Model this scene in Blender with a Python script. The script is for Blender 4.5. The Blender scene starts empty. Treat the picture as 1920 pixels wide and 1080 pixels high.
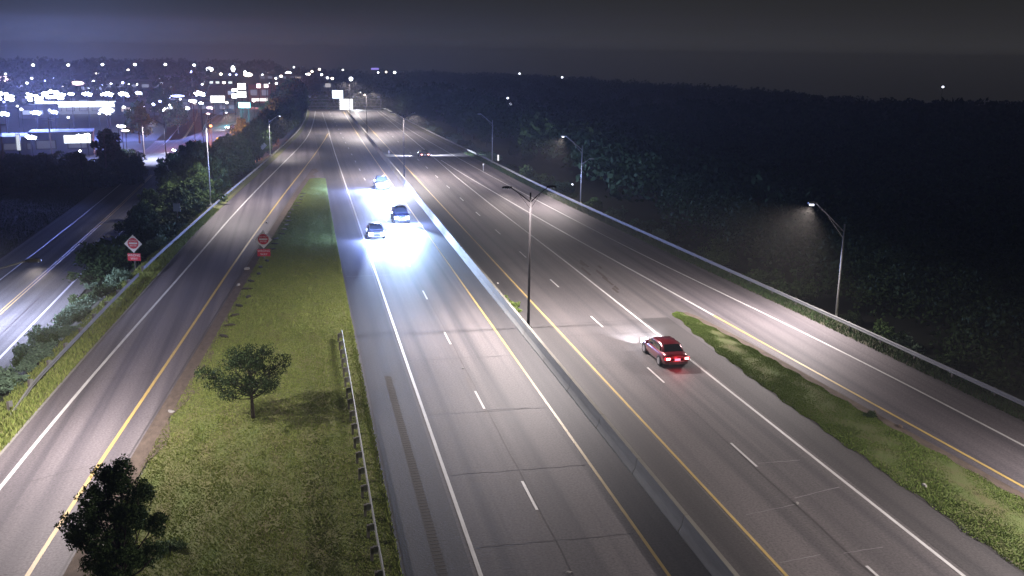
import bpy, math, random
import numpy as np
from mathutils import Vector, Matrix
random.seed(7); rng = np.random.default_rng(7)
S = bpy.context.scene
COL = S.collection

# ------------------------------------------------------------------ camera
FPX = 1836.0; CAMZ = 20.0
ROLL = math.radians(0.748); PITCH = math.radians(13.477); YAW = math.radians(12.188)
Fv = np.array([math.sin(YAW)*math.cos(PITCH), math.cos(YAW)*math.cos(PITCH), -math.sin(PITCH)])
R0 = np.array([math.cos(YAW), -math.sin(YAW), 0.0]); U0 = np.cross(R0, Fv)
Rv = R0*math.cos(ROLL)+U0*math.sin(ROLL); Uv = U0*math.cos(ROLL)-R0*math.sin(ROLL)
cd = bpy.data.cameras.new('camera'); cam = bpy.data.objects.new('camera', cd); COL.objects.link(cam)
cd.sensor_width = 36; cd.lens = FPX/1920*36; cd.clip_start = 0.5; cd.clip_end = 20000
m = Matrix.Identity(4)
for i in range(3):
    m[i][0] = Rv[i]; m[i][1] = Uv[i]; m[i][2] = -Fv[i]
m[2][3] = CAMZ
cam.matrix_world = m
S.camera = cam

def g(px, py, z=0.0):
    """survey: point of the level z seen at photo pixel (px, py)"""
    d = Rv*(px-960)-Uv*(py-540)+Fv*FPX
    t = (z-CAMZ)/d[2]
    return float(d[0]*t), float(d[1]*t)

# ------------------------------------------------------------------ world: night sky with the town's light dome
W = bpy.data.worlds.new('World'); S.world = W; W.use_nodes = True
nt = W.node_tree; nt.nodes.clear()
def N(t, **k):
    n = nt.nodes.new(t)
    for a, b in k.items(): setattr(n, a, b)
    return n
out = N('ShaderNodeOutputWorld'); bg = N('ShaderNodeBackground')
tc = N('ShaderNodeTexCoord'); 
def glow(direction, width_deg, col):
    d = Vector(direction).normalized()
    dot = N('ShaderNodeVectorMath', operation='DOT_PRODUCT'); dot.inputs[1].default_value = d
    nt.links.new(tc.outputs['Generated'], dot.inputs[0])
    ac = N('ShaderNodeMath', operation='ARCCOSINE'); nt.links.new(dot.outputs['Value'], ac.inputs[0])
    mu = N('ShaderNodeMath', operation='MULTIPLY'); mu.inputs[1].default_value = -1/math.radians(width_deg)
    nt.links.new(ac.outputs[0], mu.inputs[0])
    ex = N('ShaderNodeMath', operation='EXPONENT'); nt.links.new(mu.outputs[0], ex.inputs[0])
    vm = N('ShaderNodeVectorMath', operation='SCALE'); vm.inputs[0].default_value = col
    nt.links.new(ex.outputs[0], vm.inputs['Scale'])
    return vm
def seen_at(X, Y, Z):
    v = np.array([X, Y, Z-CAMZ]); c = v@Fv
    return 960+FPX*(v@Rv)/c, 540-FPX*(v@Uv)/c
def dirpx(px, py):
    d = Rv*(px-960)-Uv*(py-540)+Fv*FPX
    return tuple(d/np.linalg.norm(d))
g1 = glow(dirpx(90, 200), 3.6, (0.06, 0.10, 0.27))
g2 = glow(dirpx(200, 170), 4.4, (0.036, 0.042, 0.08))
g3 = glow(dirpx(1200, 160), 14.0, (0.0045, 0.0040, 0.0030))
base = N('ShaderNodeRGB'); base.outputs[0].default_value = (0.0130, 0.0126, 0.0118, 1)
nz = N('ShaderNodeTexNoise'); nz.inputs['Scale'].default_value = 5; nz.inputs['Detail'].default_value = 4
mp = N('ShaderNodeMapping'); mp.inputs['Scale'].default_value = (1, 1, 3)
nt.links.new(tc.outputs['Generated'], mp.inputs[0]); nt.links.new(mp.outputs[0], nz.inputs['Vector'])
mr = N('ShaderNodeMapRange'); mr.inputs['To Min'].default_value = 0.98; mr.inputs['To Max'].default_value = 1.02
nt.links.new(nz.outputs[0], mr.inputs[0])
# skyglow thickening towards the horizon, the same all round
sx = N('ShaderNodeSeparateXYZ'); nt.links.new(tc.outputs['Generated'], sx.inputs[0])
ab = N('ShaderNodeMath', operation='ABSOLUTE'); nt.links.new(sx.outputs['Z'], ab.inputs[0])
m1 = N('ShaderNodeMath', operation='MULTIPLY'); m1.inputs[1].default_value = -30; nt.links.new(ab.outputs[0], m1.inputs[0])
e1 = N('ShaderNodeMath', operation='EXPONENT'); nt.links.new(m1.outputs[0], e1.inputs[0])
g4 = N('ShaderNodeVectorMath', operation='SCALE'); g4.inputs[0].default_value = (0.026, 0.0245, 0.022); nt.links.new(e1.outputs[0], g4.inputs['Scale'])
prev = base.outputs[0]
for q in (g1, g2, g3, g4):
    ad = N('ShaderNodeVectorMath', operation='ADD'); nt.links.new(prev, ad.inputs[0]); nt.links.new(q.outputs[0], ad.inputs[1]); prev = ad.outputs[0]
sc = N('ShaderNodeVectorMath', operation='SCALE'); nt.links.new(prev, sc.inputs[0]); nt.links.new(mr.outputs[0], sc.inputs['Scale'])
nt.links.new(sc.outputs[0], bg.inputs[0]); bg.inputs[1].default_value = 1.0
nt.links.new(bg.outputs[0], out.inputs[0])

S.view_settings.view_transform = 'Standard'; S.view_settings.look = 'None'
S.view_settings.exposure = 0.0; S.view_settings.gamma = 1.0; S.view_settings.use_curve_mapping = False
S.render.engine = 'CYCLES'
S.cycles.use_denoising = True
S.cycles.max_bounces = 6; S.cycles.volume_bounces = 0; S.cycles.transparent_max_bounces = 8
S.cycles.sample_clamp_indirect = 3; S.cycles.sample_clamp_direct = 0
S.cycles.use_light_tree = True

# ------------------------------------------------------------------ materials
MATS = {}
def mat(name, col, rough=0.8, metal=0.0, noise=None, bump=0.0, spec=0.5, emit=None, es=0.0, coat=0.0):
    """noise = (scale vector, amount, second colour)"""
    if name in MATS: return MATS[name]
    M = bpy.data.materials.new(name); M.use_nodes = True; t = M.node_tree
    b = t.nodes['Principled BSDF']
    b.inputs['Base Color'].default_value = (*col, 1); b.inputs['Roughness'].default_value = rough
    b.inputs['Metallic'].default_value = metal; b.inputs['Specular IOR Level'].default_value = spec
    if coat: b.inputs['Coat Weight'].default_value = coat; b.inputs['Coat Roughness'].default_value = 0.05
    if emit:
        b.inputs['Emission Color'].default_value = (*emit, 1); b.inputs['Emission Strength'].default_value = es
        M.cycles.emission_sampling = 'NONE' if es < 30 else 'AUTO'
    if noise:
        scl, amt, c2 = noise
        co = t.nodes.new('ShaderNodeTexCoord'); mp = t.nodes.new('ShaderNodeMapping'); mp.inputs['Scale'].default_value = scl
        t.links.new(co.outputs['Object'], mp.inputs[0])
        n = t.nodes.new('ShaderNodeTexNoise'); n.inputs['Scale'].default_value = 1; n.inputs['Detail'].default_value = 6; n.inputs['Roughness'].default_value = 0.65
        t.links.new(mp.outputs[0], n.inputs['Vector'])
        r = t.nodes.new('ShaderNodeMapRange'); r.inputs['From Min'].default_value = 0.5-0.5*(1.1-amt); r.inputs['From Max'].default_value = 0.5+0.5*(1.1-amt)
        t.links.new(n.outputs[0], r.inputs[0])
        mx = t.nodes.new('ShaderNodeMix'); mx.data_type = 'RGBA'
        mx.inputs['A'].default_value = (*col, 1); mx.inputs['B'].default_value = (*c2, 1)
        t.links.new(r.outputs[0], mx.inputs['Factor']); t.links.new(mx.outputs['Result'], b.inputs['Base Color'])
        if bump:
            bp = t.nodes.new('ShaderNodeBump'); bp.inputs['Strength'].default_value = bump; bp.inputs['Distance'].default_value = 0.05
            t.links.new(n.outputs[0], bp.inputs['Height']); t.links.new(bp.outputs[0], b.inputs['Normal'])
    MATS[name] = M
    return M

def pave_mat(name, ca, cb, cs, rough=0.68, spec=0.38):
    """asphalt: fine grain, blotches, long streaks along the wheel paths"""
    M = bpy.data.materials.new(name); M.use_nodes = True; t = M.node_tree; b = t.nodes['Principled BSDF']
    co = t.nodes.new('ShaderNodeTexCoord')
    def noise(s, d=5):
        mp = t.nodes.new('ShaderNodeMapping'); mp.inputs['Scale'].default_value = s
        n = t.nodes.new('ShaderNodeTexNoise'); n.inputs['Scale'].default_value = 1; n.inputs['Detail'].default_value = d
        t.links.new(co.outputs['Object'], mp.inputs[0]); t.links.new(mp.outputs[0], n.inputs['Vector']); return n
    def ramp(n, a, c):
        r = t.nodes.new('ShaderNodeMapRange'); r.inputs['From Min'].default_value = a; r.inputs['From Max'].default_value = c
        t.links.new(n.outputs[0], r.inputs[0]); return r
    def mix(f, a, bcol, blend='MIX'):
        x = t.nodes.new('ShaderNodeMix'); x.data_type = 'RGBA'; x.blend_type = blend
        t.links.new(f, x.inputs['Factor'])
        for key, v in (('A', a), ('B', bcol)):
            if isinstance(v, tuple): x.inputs[key].default_value = (*v, 1)
            else: t.links.new(v, x.inputs[key])
        return x.outputs['Result']
    blot = ramp(noise((0.12, 0.05, 1), 6), 0.35, 0.68)
    c = mix(blot.outputs[0], ca, cb)
    streak = ramp(noise((1.1, 0.012, 1), 3), 0.42, 0.66)
    c = mix(streak.outputs[0], c, cs)
    grain = ramp(noise((9, 9, 1), 4), 0.35, 0.75)
    mg = t.nodes.new('ShaderNodeMath'); mg.operation = 'MULTIPLY'; mg.inputs[1].default_value = 0.55
    t.links.new(grain.outputs[0], mg.inputs[0])
    c = mix(mg.outputs[0], c, (0.02, 0.02, 0.02))
    spots = ramp(noise((2.2, 1.2, 1), 3), 0.68, 0.78)
    ms = t.nodes.new('ShaderNodeMath'); ms.operation = 'MULTIPLY'; ms.inputs[1].default_value = 0.3
    t.links.new(spots.outputs[0], ms.inputs[0])
    c = mix(ms.outputs[0], c, (0.03, 0.028, 0.028))
    t.links.new(c, b.inputs['Base Color'])
    b.inputs['Roughness'].default_value = rough; b.inputs['Specular IOR Level'].default_value = spec
    bp = t.nodes.new('ShaderNodeBump'); bp.inputs['Strength'].default_value = 0.35; bp.inputs['Distance'].default_value = 0.01
    t.links.new(grain.outputs[0], bp.inputs['Height']); t.links.new(bp.outputs[0], b.inputs['Normal'])
    return M

def leaf_mat(name, c1, c2):
    M = bpy.data.materials.new(name); M.use_nodes = True; t = M.node_tree; b = t.nodes['Principled BSDF']
    gi = t.nodes.new('ShaderNodeNewGeometry'); mx = t.nodes.new('ShaderNodeMix'); mx.data_type = 'RGBA'
    mx.inputs['A'].default_value = (*c1, 1); mx.inputs['B'].default_value = (*c2, 1)
    t.links.new(gi.outputs['Random Per Island'], mx.inputs['Factor']); t.links.new(mx.outputs['Result'], b.inputs['Base Color'])
    b.inputs['Roughness'].default_value = 0.75; b.inputs['Specular IOR Level'].default_value = 0.12
    return M

ASPH = pave_mat('asphalt_mainline', (0.13, 0.118, 0.118), (0.20, 0.18, 0.178), (0.09, 0.084, 0.088))
ASPHR = pave_mat('asphalt_ramp', (0.16, 0.142, 0.152), (0.22, 0.198, 0.205), (0.105, 0.095, 0.106))
ASPHF = pave_mat('asphalt_frontage', (0.17, 0.17, 0.175), (0.23, 0.23, 0.235), (0.13, 0.13, 0.135), 0.95, 0.08)
SHLD = pave_mat('asphalt_shoulder', (0.075, 0.07, 0.07), (0.10, 0.092, 0.092), (0.058, 0.055, 0.057))
WHITE = mat('white_paint', (0.72, 0.72, 0.70), 0.5, noise=((6, 0.8, 1), 0.55, (0.42, 0.41, 0.40)))
YELLOW = mat('yellow_paint', (0.70, 0.50, 0.14), 0.5, noise=((6, 0.8, 1), 0.55, (0.40, 0.30, 0.13)))
JOINT = mat('tar_joint', (0.078, 0.071, 0.073), 0.7)
SEAL = mat('pale_crack', (0.26, 0.25, 0.25), 0.8)
GRASS = mat('grass_ground', (0.10, 0.14, 0.034), 0.95, noise=((0.8, 0.25, 1), 0.7, (0.15, 0.13, 0.06)), bump=1.0)
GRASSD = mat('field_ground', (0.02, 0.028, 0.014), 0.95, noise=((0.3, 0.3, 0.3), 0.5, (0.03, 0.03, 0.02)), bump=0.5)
DIRT = mat('gravel_dirt', (0.15, 0.115, 0.09), 0.95, noise=((3, 1.2, 1), 0.6, (0.06, 0.045, 0.035)), bump=0.7)
CONC = mat('barrier_concrete', (0.27, 0.265, 0.23), 0.85, noise=((1.2, 0.35, 2), 0.5, (0.15, 0.135, 0.105)), bump=0.3)
CONCG = mat('old_concrete', (0.30, 0.29, 0.27), 0.9, noise=((3, 3, 3), 0.5, (0.18, 0.17, 0.16)), bump=0.3)
GALV = mat('galvanised_steel', (0.25, 0.255, 0.24), 0.6, 0.1, noise=((2, 0.7, 6), 0.5, (0.17, 0.17, 0.165)))
DKST = mat('weathered_post', (0.12, 0.11, 0.10), 0.7, 0.2)
POLE = mat('pole_aluminium', (0.45, 0.46, 0.46), 0.4, 0.55)
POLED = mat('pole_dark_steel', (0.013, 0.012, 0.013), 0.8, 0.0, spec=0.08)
WOOD = mat('pole_wood', (0.10, 0.075, 0.05), 0.9)
BARK = mat('bark', (0.055, 0.042, 0.032), 0.95, noise=((6, 6, 2), 0.5, (0.03, 0.024, 0.02)), bump=0.4)
LEAFD = leaf_mat('leaves_dark', (0.022, 0.042, 0.016), (0.05, 0.085, 0.03))
LEAFM = leaf_mat('leaves_mid', (0.04, 0.07, 0.025), (0.085, 0.14, 0.045))
LEAFB = leaf_mat('leaves_bluish', (0.10, 0.16, 0.11), (0.18, 0.27, 0.17))
BLADE = leaf_mat('grass_blades', (0.13, 0.19, 0.04), (0.30, 0.33, 0.10))
BLADE2 = leaf_mat('grass_blades_bright', (0.075, 0.13, 0.022), (0.15, 0.19, 0.05))
RUB = mat('tyre_rubber', (0.018, 0.018, 0.018), 0.8)
RIM = mat('alloy_rim', (0.5, 0.5, 0.52), 0.3, 0.9)
GLASS = mat('car_glass', (0.012, 0.014, 0.017), 0.06, 0.0, spec=0.9)
TRIM = mat('black_trim', (0.02, 0.02, 0.02), 0.45)
WARMW = (1.0, 0.89, 0.87); COOLW = (0.62, 0.72, 1.0); BLUEW = (0.22, 0.30, 1.0)

# ------------------------------------------------------------------ helpers
class MB:
    def __init__(s): s.v = []; s.f = []
    def box(s, x0, x1, y0, y1, z0, z1):
        n = len(s.v)
        s.v += [(x0,y0,z0),(x1,y0,z0),(x1,y1,z0),(x0,y1,z0),(x0,y0,z1),(x1,y0,z1),(x1,y1,z1),(x0,y1,z1)]
        s.f += [(n,n+3,n+2,n+1),(n+4,n+5,n+6,n+7),(n,n+1,n+5,n+4),(n+1,n+2,n+6,n+5),(n+2,n+3,n+7,n+6),(n+3,n,n+4,n+7)]
        return s
    def tube(s, pts, rad, k=8, cap=True):
        """tapered tube through pts"""
        pts = [Vector(p) for p in pts]
        if not hasattr(rad, '__len__'): rad = [rad]*len(pts)
        n0 = len(s.v)
        for i, p in enumerate(pts):
            a = pts[min(i+1, len(pts)-1)]-pts[max(i-1, 0)]
            a.normalize(); u = a.cross(Vector((0.13, 0.97, 0.21)) if abs(a.z) > 0.5 else Vector((0, 0, 1))).normalized(); w = a.cross(u)
            for j in range(k):
                t = 2*math.pi*j/k; q = p+(u*math.cos(t)+w*math.sin(t))*rad[i]; s.v.append(tuple(q))
        for i in range(len(pts)-1):
            for j in range(k):
                a = n0+i*k+j; b = n0+i*k+(j+1) % k
                s.f.append((a, b, b+k, a+k))
        if cap:
            s.f.append(tuple(n0+j for j in reversed(range(k)))); e = n0+(len(pts)-1)*k
            s.f.append(tuple(e+j for j in range(k)))
        return s
    def poly(s, pts):
        n = len(s.v); s.v += [tuple(p) for p in pts]; s.f.append(tuple(range(n, n+len(pts)))); return s
    def loft(s, rings, close=True, caps=True):
        n0 = len(s.v); k = len(rings[0])
        for r in rings: s.v += [tuple(p) for p in r]
        for i in range(len(rings)-1):
            for j in range(k if close else k-1):
                a = n0+i*k+j; b = n0+i*k+(j+1) % k
                s.f.append((a, b, b+k, a+k))
        if caps:
            s.f.append(tuple(n0+j for j in reversed(range(k)))); e = n0+(len(rings)-1)*k
            s.f.append(tuple(e+j for j in range(k)))
        return s
    def mesh(s, name, mt, smooth=False):
        me = bpy.data.meshes.new(name); me.from_pydata(s.v, [], s.f); me.materials.append(mt)
        if smooth: me.polygons.foreach_set('use_smooth', [True]*len(me.polygons))
        me.update(); return me
def link(name, me, parent=None, loc=None, rot=None):
    o = bpy.data.objects.new(name, me); COL.objects.link(o)
    if parent: o.parent = parent
    if loc: o.location = loc
    if rot: o.rotation_euler = rot
    return o
def obj(name, mb, mt, parent=None, smooth=False, **k): return link(name, mb.mesh(name, mt, smooth), parent, **k)
def tag(o, label=None, cat=None, group=None, kind=None):
    if label: o['label'] = label
    if cat: o['category'] = cat
    if group: o['group'] = group
    if kind: o['kind'] = kind
    return o
def thing(name, label, cat, loc=(0,0,0), rz=0.0, group=None):
    o = bpy.data.objects.new(name, None); COL.objects.link(o); o.location = loc; o.rotation_euler = (0,0,rz); o.empty_display_size = 0.3
    return tag(o, label, cat, group)
CH = {}
def dup(root, loc=None, rz=None, label=None, scale=None, group=None):
    kids = lambda o: [c for c in COL.objects if c.parent == o]
    if root.name not in CH:
        CH[root.name] = [(c, kids(c)) for c in kids(root)]
    r = root.copy(); COL.objects.link(r)
    if loc: r.location = loc
    if rz is not None: r.rotation_euler = (0,0,rz)
    if scale: r.scale = scale if hasattr(scale, '__len__') else (scale,)*3
    if label: r['label'] = label
    if group: r['group'] = group
    for c, gs in CH[root.name]:
        d = c.copy(); COL.objects.link(d); d.parent = r
        for e in gs:
            h = e.copy(); COL.objects.link(h); h.parent = d
    return r
def light(name, kind, loc, power, col, parent=None, target=None, **k):
    L = bpy.data.lights.new(name, kind); L.energy = power; L.color = col
    for a, b in k.items(): setattr(L, a, b)
    o = bpy.data.objects.new(name, L); COL.objects.link(o); o.location = loc
    if target is not None:
        o.rotation_euler = (Vector(target)-Vector(loc)).to_track_quat('-Z', 'Y').to_euler()
    if parent: o.parent = parent
    return o
def smooth_line(pts, step=2.0):
    """Catmull-Rom through ground points, resampled by Y, smoothed"""
    P = np.array(sorted(pts, key=lambda q: q[1])); ys = np.arange(P[0,1], P[-1,1]+step, step); ys[-1] = P[-1,1]
    xs = np.interp(ys, P[:,1], P[:,0])
    for _ in range(3):
        k = 5; pad = np.r_[2*xs[0]-xs[k:0:-1], xs, 2*xs[-1]-xs[-2:-k-2:-1]]
        xs2 = np.convolve(pad, np.ones(2*k+1)/(2*k+1), 'valid'); xs = xs2
    return np.c_[xs, ys]
def strip(mb, line, w, z, shift=0.0):
    n0 = len(mb.v)
    for x, y in line:
        mb.v += [(x-w/2+shift, y, z), (x+w/2+shift, y, z)]
    for i in range(len(line)-1):
        a = n0+2*i; mb.f.append((a, a+1, a+3, a+2))
def between(mb, la, lb, z, n=4):
    """sheet between two lines x(y) sampled on shared ys"""
    ys = np.unique(np.r_[np.arange(max(la[0][1], lb[0][1]), min(la[-1][1], lb[-1][1]), 2.0), min(la[-1][1], lb[-1][1])])
    xa = np.interp(ys, la[:,1], la[:,0]); xb = np.interp(ys, lb[:,1], lb[:,0]); n0 = len(mb.v)
    for y, a, b in zip(ys, xa, xb):
        for j in range(n+1):
            mb.v.append((a+(b-a)*j/n, y, z if not callable(z) else z(a+(b-a)*j/n, y, j/n)))
    for i in range(len(ys)-1):
        for j in range(n):
            q = n0+i*(n+1)+j; mb.f.append((q, q+1, q+n+2, q+n+1))

# ------------------------------------------------------------------ surveyed alignments (world metres, +Y runs down the highway)
YC = 345.0     # crest of the highway
def zroad(y): return 0.0 if y < YC else max(-10.0, -0.00035*(y-YC)**2-0.03*(y-YC))
lineA = np.array([(6.3,18.),(6.3,60.),(6.35,90.),(6.42,126.),(6.5,160.),(6.6,200.),(6.9,252.)])
lineB = smooth_line([(-11.9,20.),(-11.5,30.),(-11.13,37.55),(-10.47,47.9),(-9.73,56.6),(-8.91,66.),(-8.04,78.6),(-7.09,90.8),(-6.1,104.2),(-4.75,119.),(-2.49,145.2),(-0.31,167.),(2.82,201.6),(5.2,230.),(6.8,251.)])
lineC = smooth_line([(-15.1,20.),(-14.9,35.),(-14.41,46.6),(-14.0,53.1),(-13.29,64.),(-12.59,72.6),(-11.83,81.5),(-10.88,93.6),(-9.76,110.),(-8.43,127.7),(-6.32,151.5),(-2.98,187.),(0.6,225.),(2.4,255.),(4.0,300.),(5.2,345.)])
lineM = smooth_line([(-17.4,20.),(-17.0,40.),(-16.5,57.),(-16.1,62.5),(-15.7,68.8),(-15.35,76.3),(-15.05,85.4),(-14.6,91.),(-13.9,100.),(-12.75,112.),(-11.3,130.),(-9.1,153.7),(-5.85,187.4),(-2.6,226.),(-0.2,256.),(1.6,300.),(2.6,345.),(3.2,420.)])
curb = smooth_line([(-16.6,18.),(-16.1,35.),(-15.4,50.3),(-15.2,56.),(-14.75,64.3),(-13.9,78.),(-13.0,93.),(-12.0,112.),(-10.6,130.),(-8.4,153.7),(-5.1,187.4),(-1.9,226.),(0.5,256.),(2.3,300.),(3.3,345.),(3.9,420.)])
lineJ = np.array([(25.15,18.),(25.2,60.),(25.2,90.),(25.1,105.),(24.9,130.),(24.9,160.),(25.2,184.),(25.6,230.),(26.,300.),(26.,345.)])
lineK = smooth_line([(34.6,18.),(33.9,30.),(33.35,38.5),(33.05,45.),(32.2,55.4),(31.75,66.),(31.2,75.),(30.59,85.),(29.67,99.6),(28.6,119.),(27.5,145.),(26.6,163.),(26.0,186.)])
lineL = smooth_line([(37.6,18.),(37.4,30.),(37.1,42.),(36.95,50.),(36.75,57.5),(36.1,67.),(35.4,75.),(34.7,82.),(33.85,94.),(33.,111.),(31.95,134.5),(30.82,160.7),(29.87,189.),(28.6,235.),(27.6,290.),(27.2,345.)])
lineR = smooth_line([(41.3,18.),(41.0,36.),(40.6,46.5),(40.2,55.),(39.7,66.),(38.8,80.),(37.9,95.),(37.,111.),(35.9,128.),(35.0,150.),(34.3,181.),(33.,213.),(31.1,270.),(29.6,345.),(29.,420.)])
edgeR = np.c_[lineR[:,0]-0.9, lineR[:,1]]
lineD = smooth_line([(3.2,18.),(3.16,41.),(3.14,46.),(3.2,59.),(3.28,74.),(3.38,92.),(3.42,127.),(3.7,163.),(4.0,185.)])
gapl = np.c_[lineB[:,0]+1.35, lineB[:,1]]         # edge of the ramp's right shoulder
xM = lambda y: np.interp(y, lineM[:,1], lineM[:,0])
xR = lambda y: np.interp(y, lineR[:,1], lineR[:,0])

# ------------------------------------------------------------------ ground
def sm(t): t = np.clip(t, 0, 1); return t*t*(3-2*t)
def zground(x, y):
    x = np.asarray(x, float); y = np.asarray(y, float)
    D = np.hypot(x, y); az = np.degrees(np.arctan2(x, y))
    z = np.full(x.shape, -0.07)
    dl = xM(y)-0.7-x
    z = z-2.0*sm(dl/4.5)
    dr = x-xR(y)-1.2
    z = z-2.4*sm(dr/5.0)-8.0*sm((dr-4)/60.0)
    # beyond the crest
    zc = np.where(y > YC-10, np.maximum(-10.0, -0.0005*(y-YC+10)**2-0.045*(y-YC+10)), 0)
    wl = sm((x+34)/18.0)
    z = np.where(y > YC-10, z+zc*wl*(1-0.4*sm(dr/40.)), z)
    # the land falls away past the wood on the right, past the town on the left
    De = np.interp(az, [-60, 0, 6, 12, 20, 30, 39, 60], [1450, 1450, 1300, 1150, 880, 640, 520, 420])
    z = z-0.075*np.clip(D-De, 0, None)
    z = z+0.25*np.sin(x*0.21+y*0.13)*np.sin(y*0.17-x*0.05)*sm(dr/12.0)
    return z
az = np.radians(np.arange(-80, 100.01, 0.55)); rr = np.geomspace(6, 1800, 300)
A_, R_ = np.meshgrid(az, rr); X = R_*np.sin(A_); Y = R_*np.cos(A_); Z = zground(X, Y)
nr, na = X.shape; idx = np.arange(nr*na).reshape(nr, na)
faces = np.stack([idx[:-1,:-1], idx[:-1,1:], idx[1:,1:], idx[1:,:-1]], -1).reshape(-1, 4)
me = bpy.data.meshes.new('ground'); me.from_pydata(np.c_[X.ravel(), Y.ravel(), Z.ravel()].tolist(), [], faces.tolist())
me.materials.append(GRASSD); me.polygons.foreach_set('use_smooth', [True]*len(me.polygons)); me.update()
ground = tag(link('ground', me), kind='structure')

# highway pavement
mb = MB()
ext = lambda L, x: np.vstack([L[L[:,1] < 418], [x, 480.]])
between(mb, np.vstack([curb, [3.9, 470.]]), np.vstack([edgeR, [28.1, 470.]]), lambda x, y, t: zroad(y), 10)
highway = tag(obj('highway', mb, ASPH), kind='structure')
# ramp surfaces, slightly darker, laid 4 mm above
mb = MB(); between(mb, np.c_[curb[:,0]+0.05, curb[:,1]], gapl[gapl[:,1] < 225], 0.004, 3)
obj('left_ramp', mb, ASPHR)['kind'] = 'structure'
mb = MB(); lk = lineK.copy(); lk[:,0] -= 0.75; between(mb, lk[lk[:,1] < 186], edgeR[edgeR[:,1] < 186], 0.004, 3)
obj('right_ramp', mb, ASPHR)['kind'] = 'structure'
# shoulders
mb = MB()
strip(mb, [(4.72, y) for y in np.arange(18, 250, 4.)], 2.6, 0.006)
strip(mb, [(14.46, y) for y in np.arange(18, 345, 4.)], 1.6, 0.006)
strip(mb, [(17.05, y) for y in np.arange(18, 345, 4.)], 1.9, 0.006)
strip(mb, [(26.55+0.0*y, y) for y in np.arange(18, 72, 4.)], 2.2, 0.006)
obj('shoulder_pavement', mb, SHLD)['kind'] = 'structure'

mark_n = [0]
def mark(name, line, w, mt, z=0.012):
    mb = MB(); strip(mb, line, w, z); o = obj(name, mb, mt, highway); return o
mark('edge_line', lineA, 0.17, WHITE)
mark('edge_line', np.array([(7.0+0.003*(y-250), y) for y in np.arange(250, 345, 5.)]), 0.14, WHITE)
mark('edge_line', lineC, 0.2, WHITE)
mark('yellow_line', lineB, 0.19, YELLOW)
mark('yellow_line', np.array([(13.6, y) for y in range(18, 170, 4)]), 0.15, YELLOW)
mark('yellow_line', np.array([(13.6+0.0001*(y-166)**2*0.3, y) for y in range(166, 345, 4)]), 0.14, YELLOW)
mark('yellow_line', np.array([(18.2, y) for y in range(18, 345, 4)]), 0.15, YELLOW)
mark('edge_line', lineJ, 0.17, WHITE)
mark('edge_line', lineK[lineK[:,1] > 67], 0.22, WHITE)
mark('yellow_line', lineK[lineK[:,1] < 71.5], 0.18, YELLOW, 0.016)
mark('edge_line', lineL, 0.17, WHITE)
def dash_mesh(L):
    return MB().poly([(-0.065,0,0),(0.065,0,0),(0.065,L,0),(-0.065,L,0)]).mesh('lane_dash', WHITE)
dm = dash_mesh(3.1)
for k in range(-2, 24):
    link('lane_dash', dm, highway, (9.8, 39.4+13.1*k, 0.012))
    link('lane_dash', dm, highway, (21.76, 42.05+13.05*k, 0.012))
# lane joints, cracks
mb = MB()
for X0 in (9.92, 21.62):
    ys = np.arange(22, 345, 1.5); strip(mb, [(X0+0.02*math.sin(y*0.9)+0.015*math.sin(y*2.7), y) for y in ys], 0.045, 0.010)
strip(mb, [(p[0], p[1]) for p in gapl[gapl[:,1] < 160]], 0.09, 0.010, -0.12)
strip(mb, [(-20.05-3.15, y) for y in np.arange(30, 200, 4.)], 0.01, -1.9)
obj('lane_joint', mb, JOINT, highway)
def crack(x0, x1, y, w, mt, wob=0.12, dy=0.0):
    mb = MB(); n0 = 0; n = max(6, int((x1-x0)*2.5)); pr = None
    for i in range(n+1):
        x = x0+(x1-x0)*i/n; yy = y+dy*i/n+random.uniform(-wob, wob)*.45; ww = .8*w*random.uniform(0.5, 1.3)
        mb.v += [(x, yy-ww/2, 0.011), (x, yy+ww/2, 0.011)]
        if i: a = 2*(i-1); mb.f.append((a, a+2, a+3, a+1))
    obj('crack', mb, mt, highway)
for y in (62.3, 78.0, 90.4, 101.5, 52.1, 43.8, 36.5, 113.0): crack(6.5, 13.4, y, 0.07, JOINT)
for y in (66.2, 69.6, 59.3, 82.5, 94.4): crack(18.4, 25.0, y, 0.06, JOINT)
crack(9.9, 12.4, 52.3, 0.07, SEAL, 0.04); crack(3.6, 7.9, 88.3, 0.08, SEAL, 0.03)
crack(18.9, 21.7, 37.2, 0.06, SEAL, 0.05, 0.6); crack(22.0, 24.3, 42.4, 0.06, SEAL, 0.05); crack(21.9, 24.6, 38.4, 0.06, SEAL, 0.05, 0.7)
crack(18.4, 20.4, 33.0, 0.06, SEAL, 0.05, 0.3); crack(21.4, 23.3, 33.2, 0.05, SEAL, 0.05, 0.2)
crack(-14.3, -10.8, 46.0, 0.05, JOINT, 0.15, 2.0); crack(-14.4, -11.2, 37.5, 0.04, SEAL, 0.1, 0.4); crack(-12.9, -9.2, 61.5, 0.05, JOINT, 0.15, 1.5)
# rumble strip grooves in the right shoulder (shallow cut marks)
mb = MB()
for i in range(112):
    y = 26+i*0.30; mb.box(4.64, 5.04, y, y+0.09, -0.01, 0.0115)
tag(obj('rumble_strip', mb, mat('groove', (0.075, 0.076, 0.08), 0.9), highway), kind='stuff')

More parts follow.
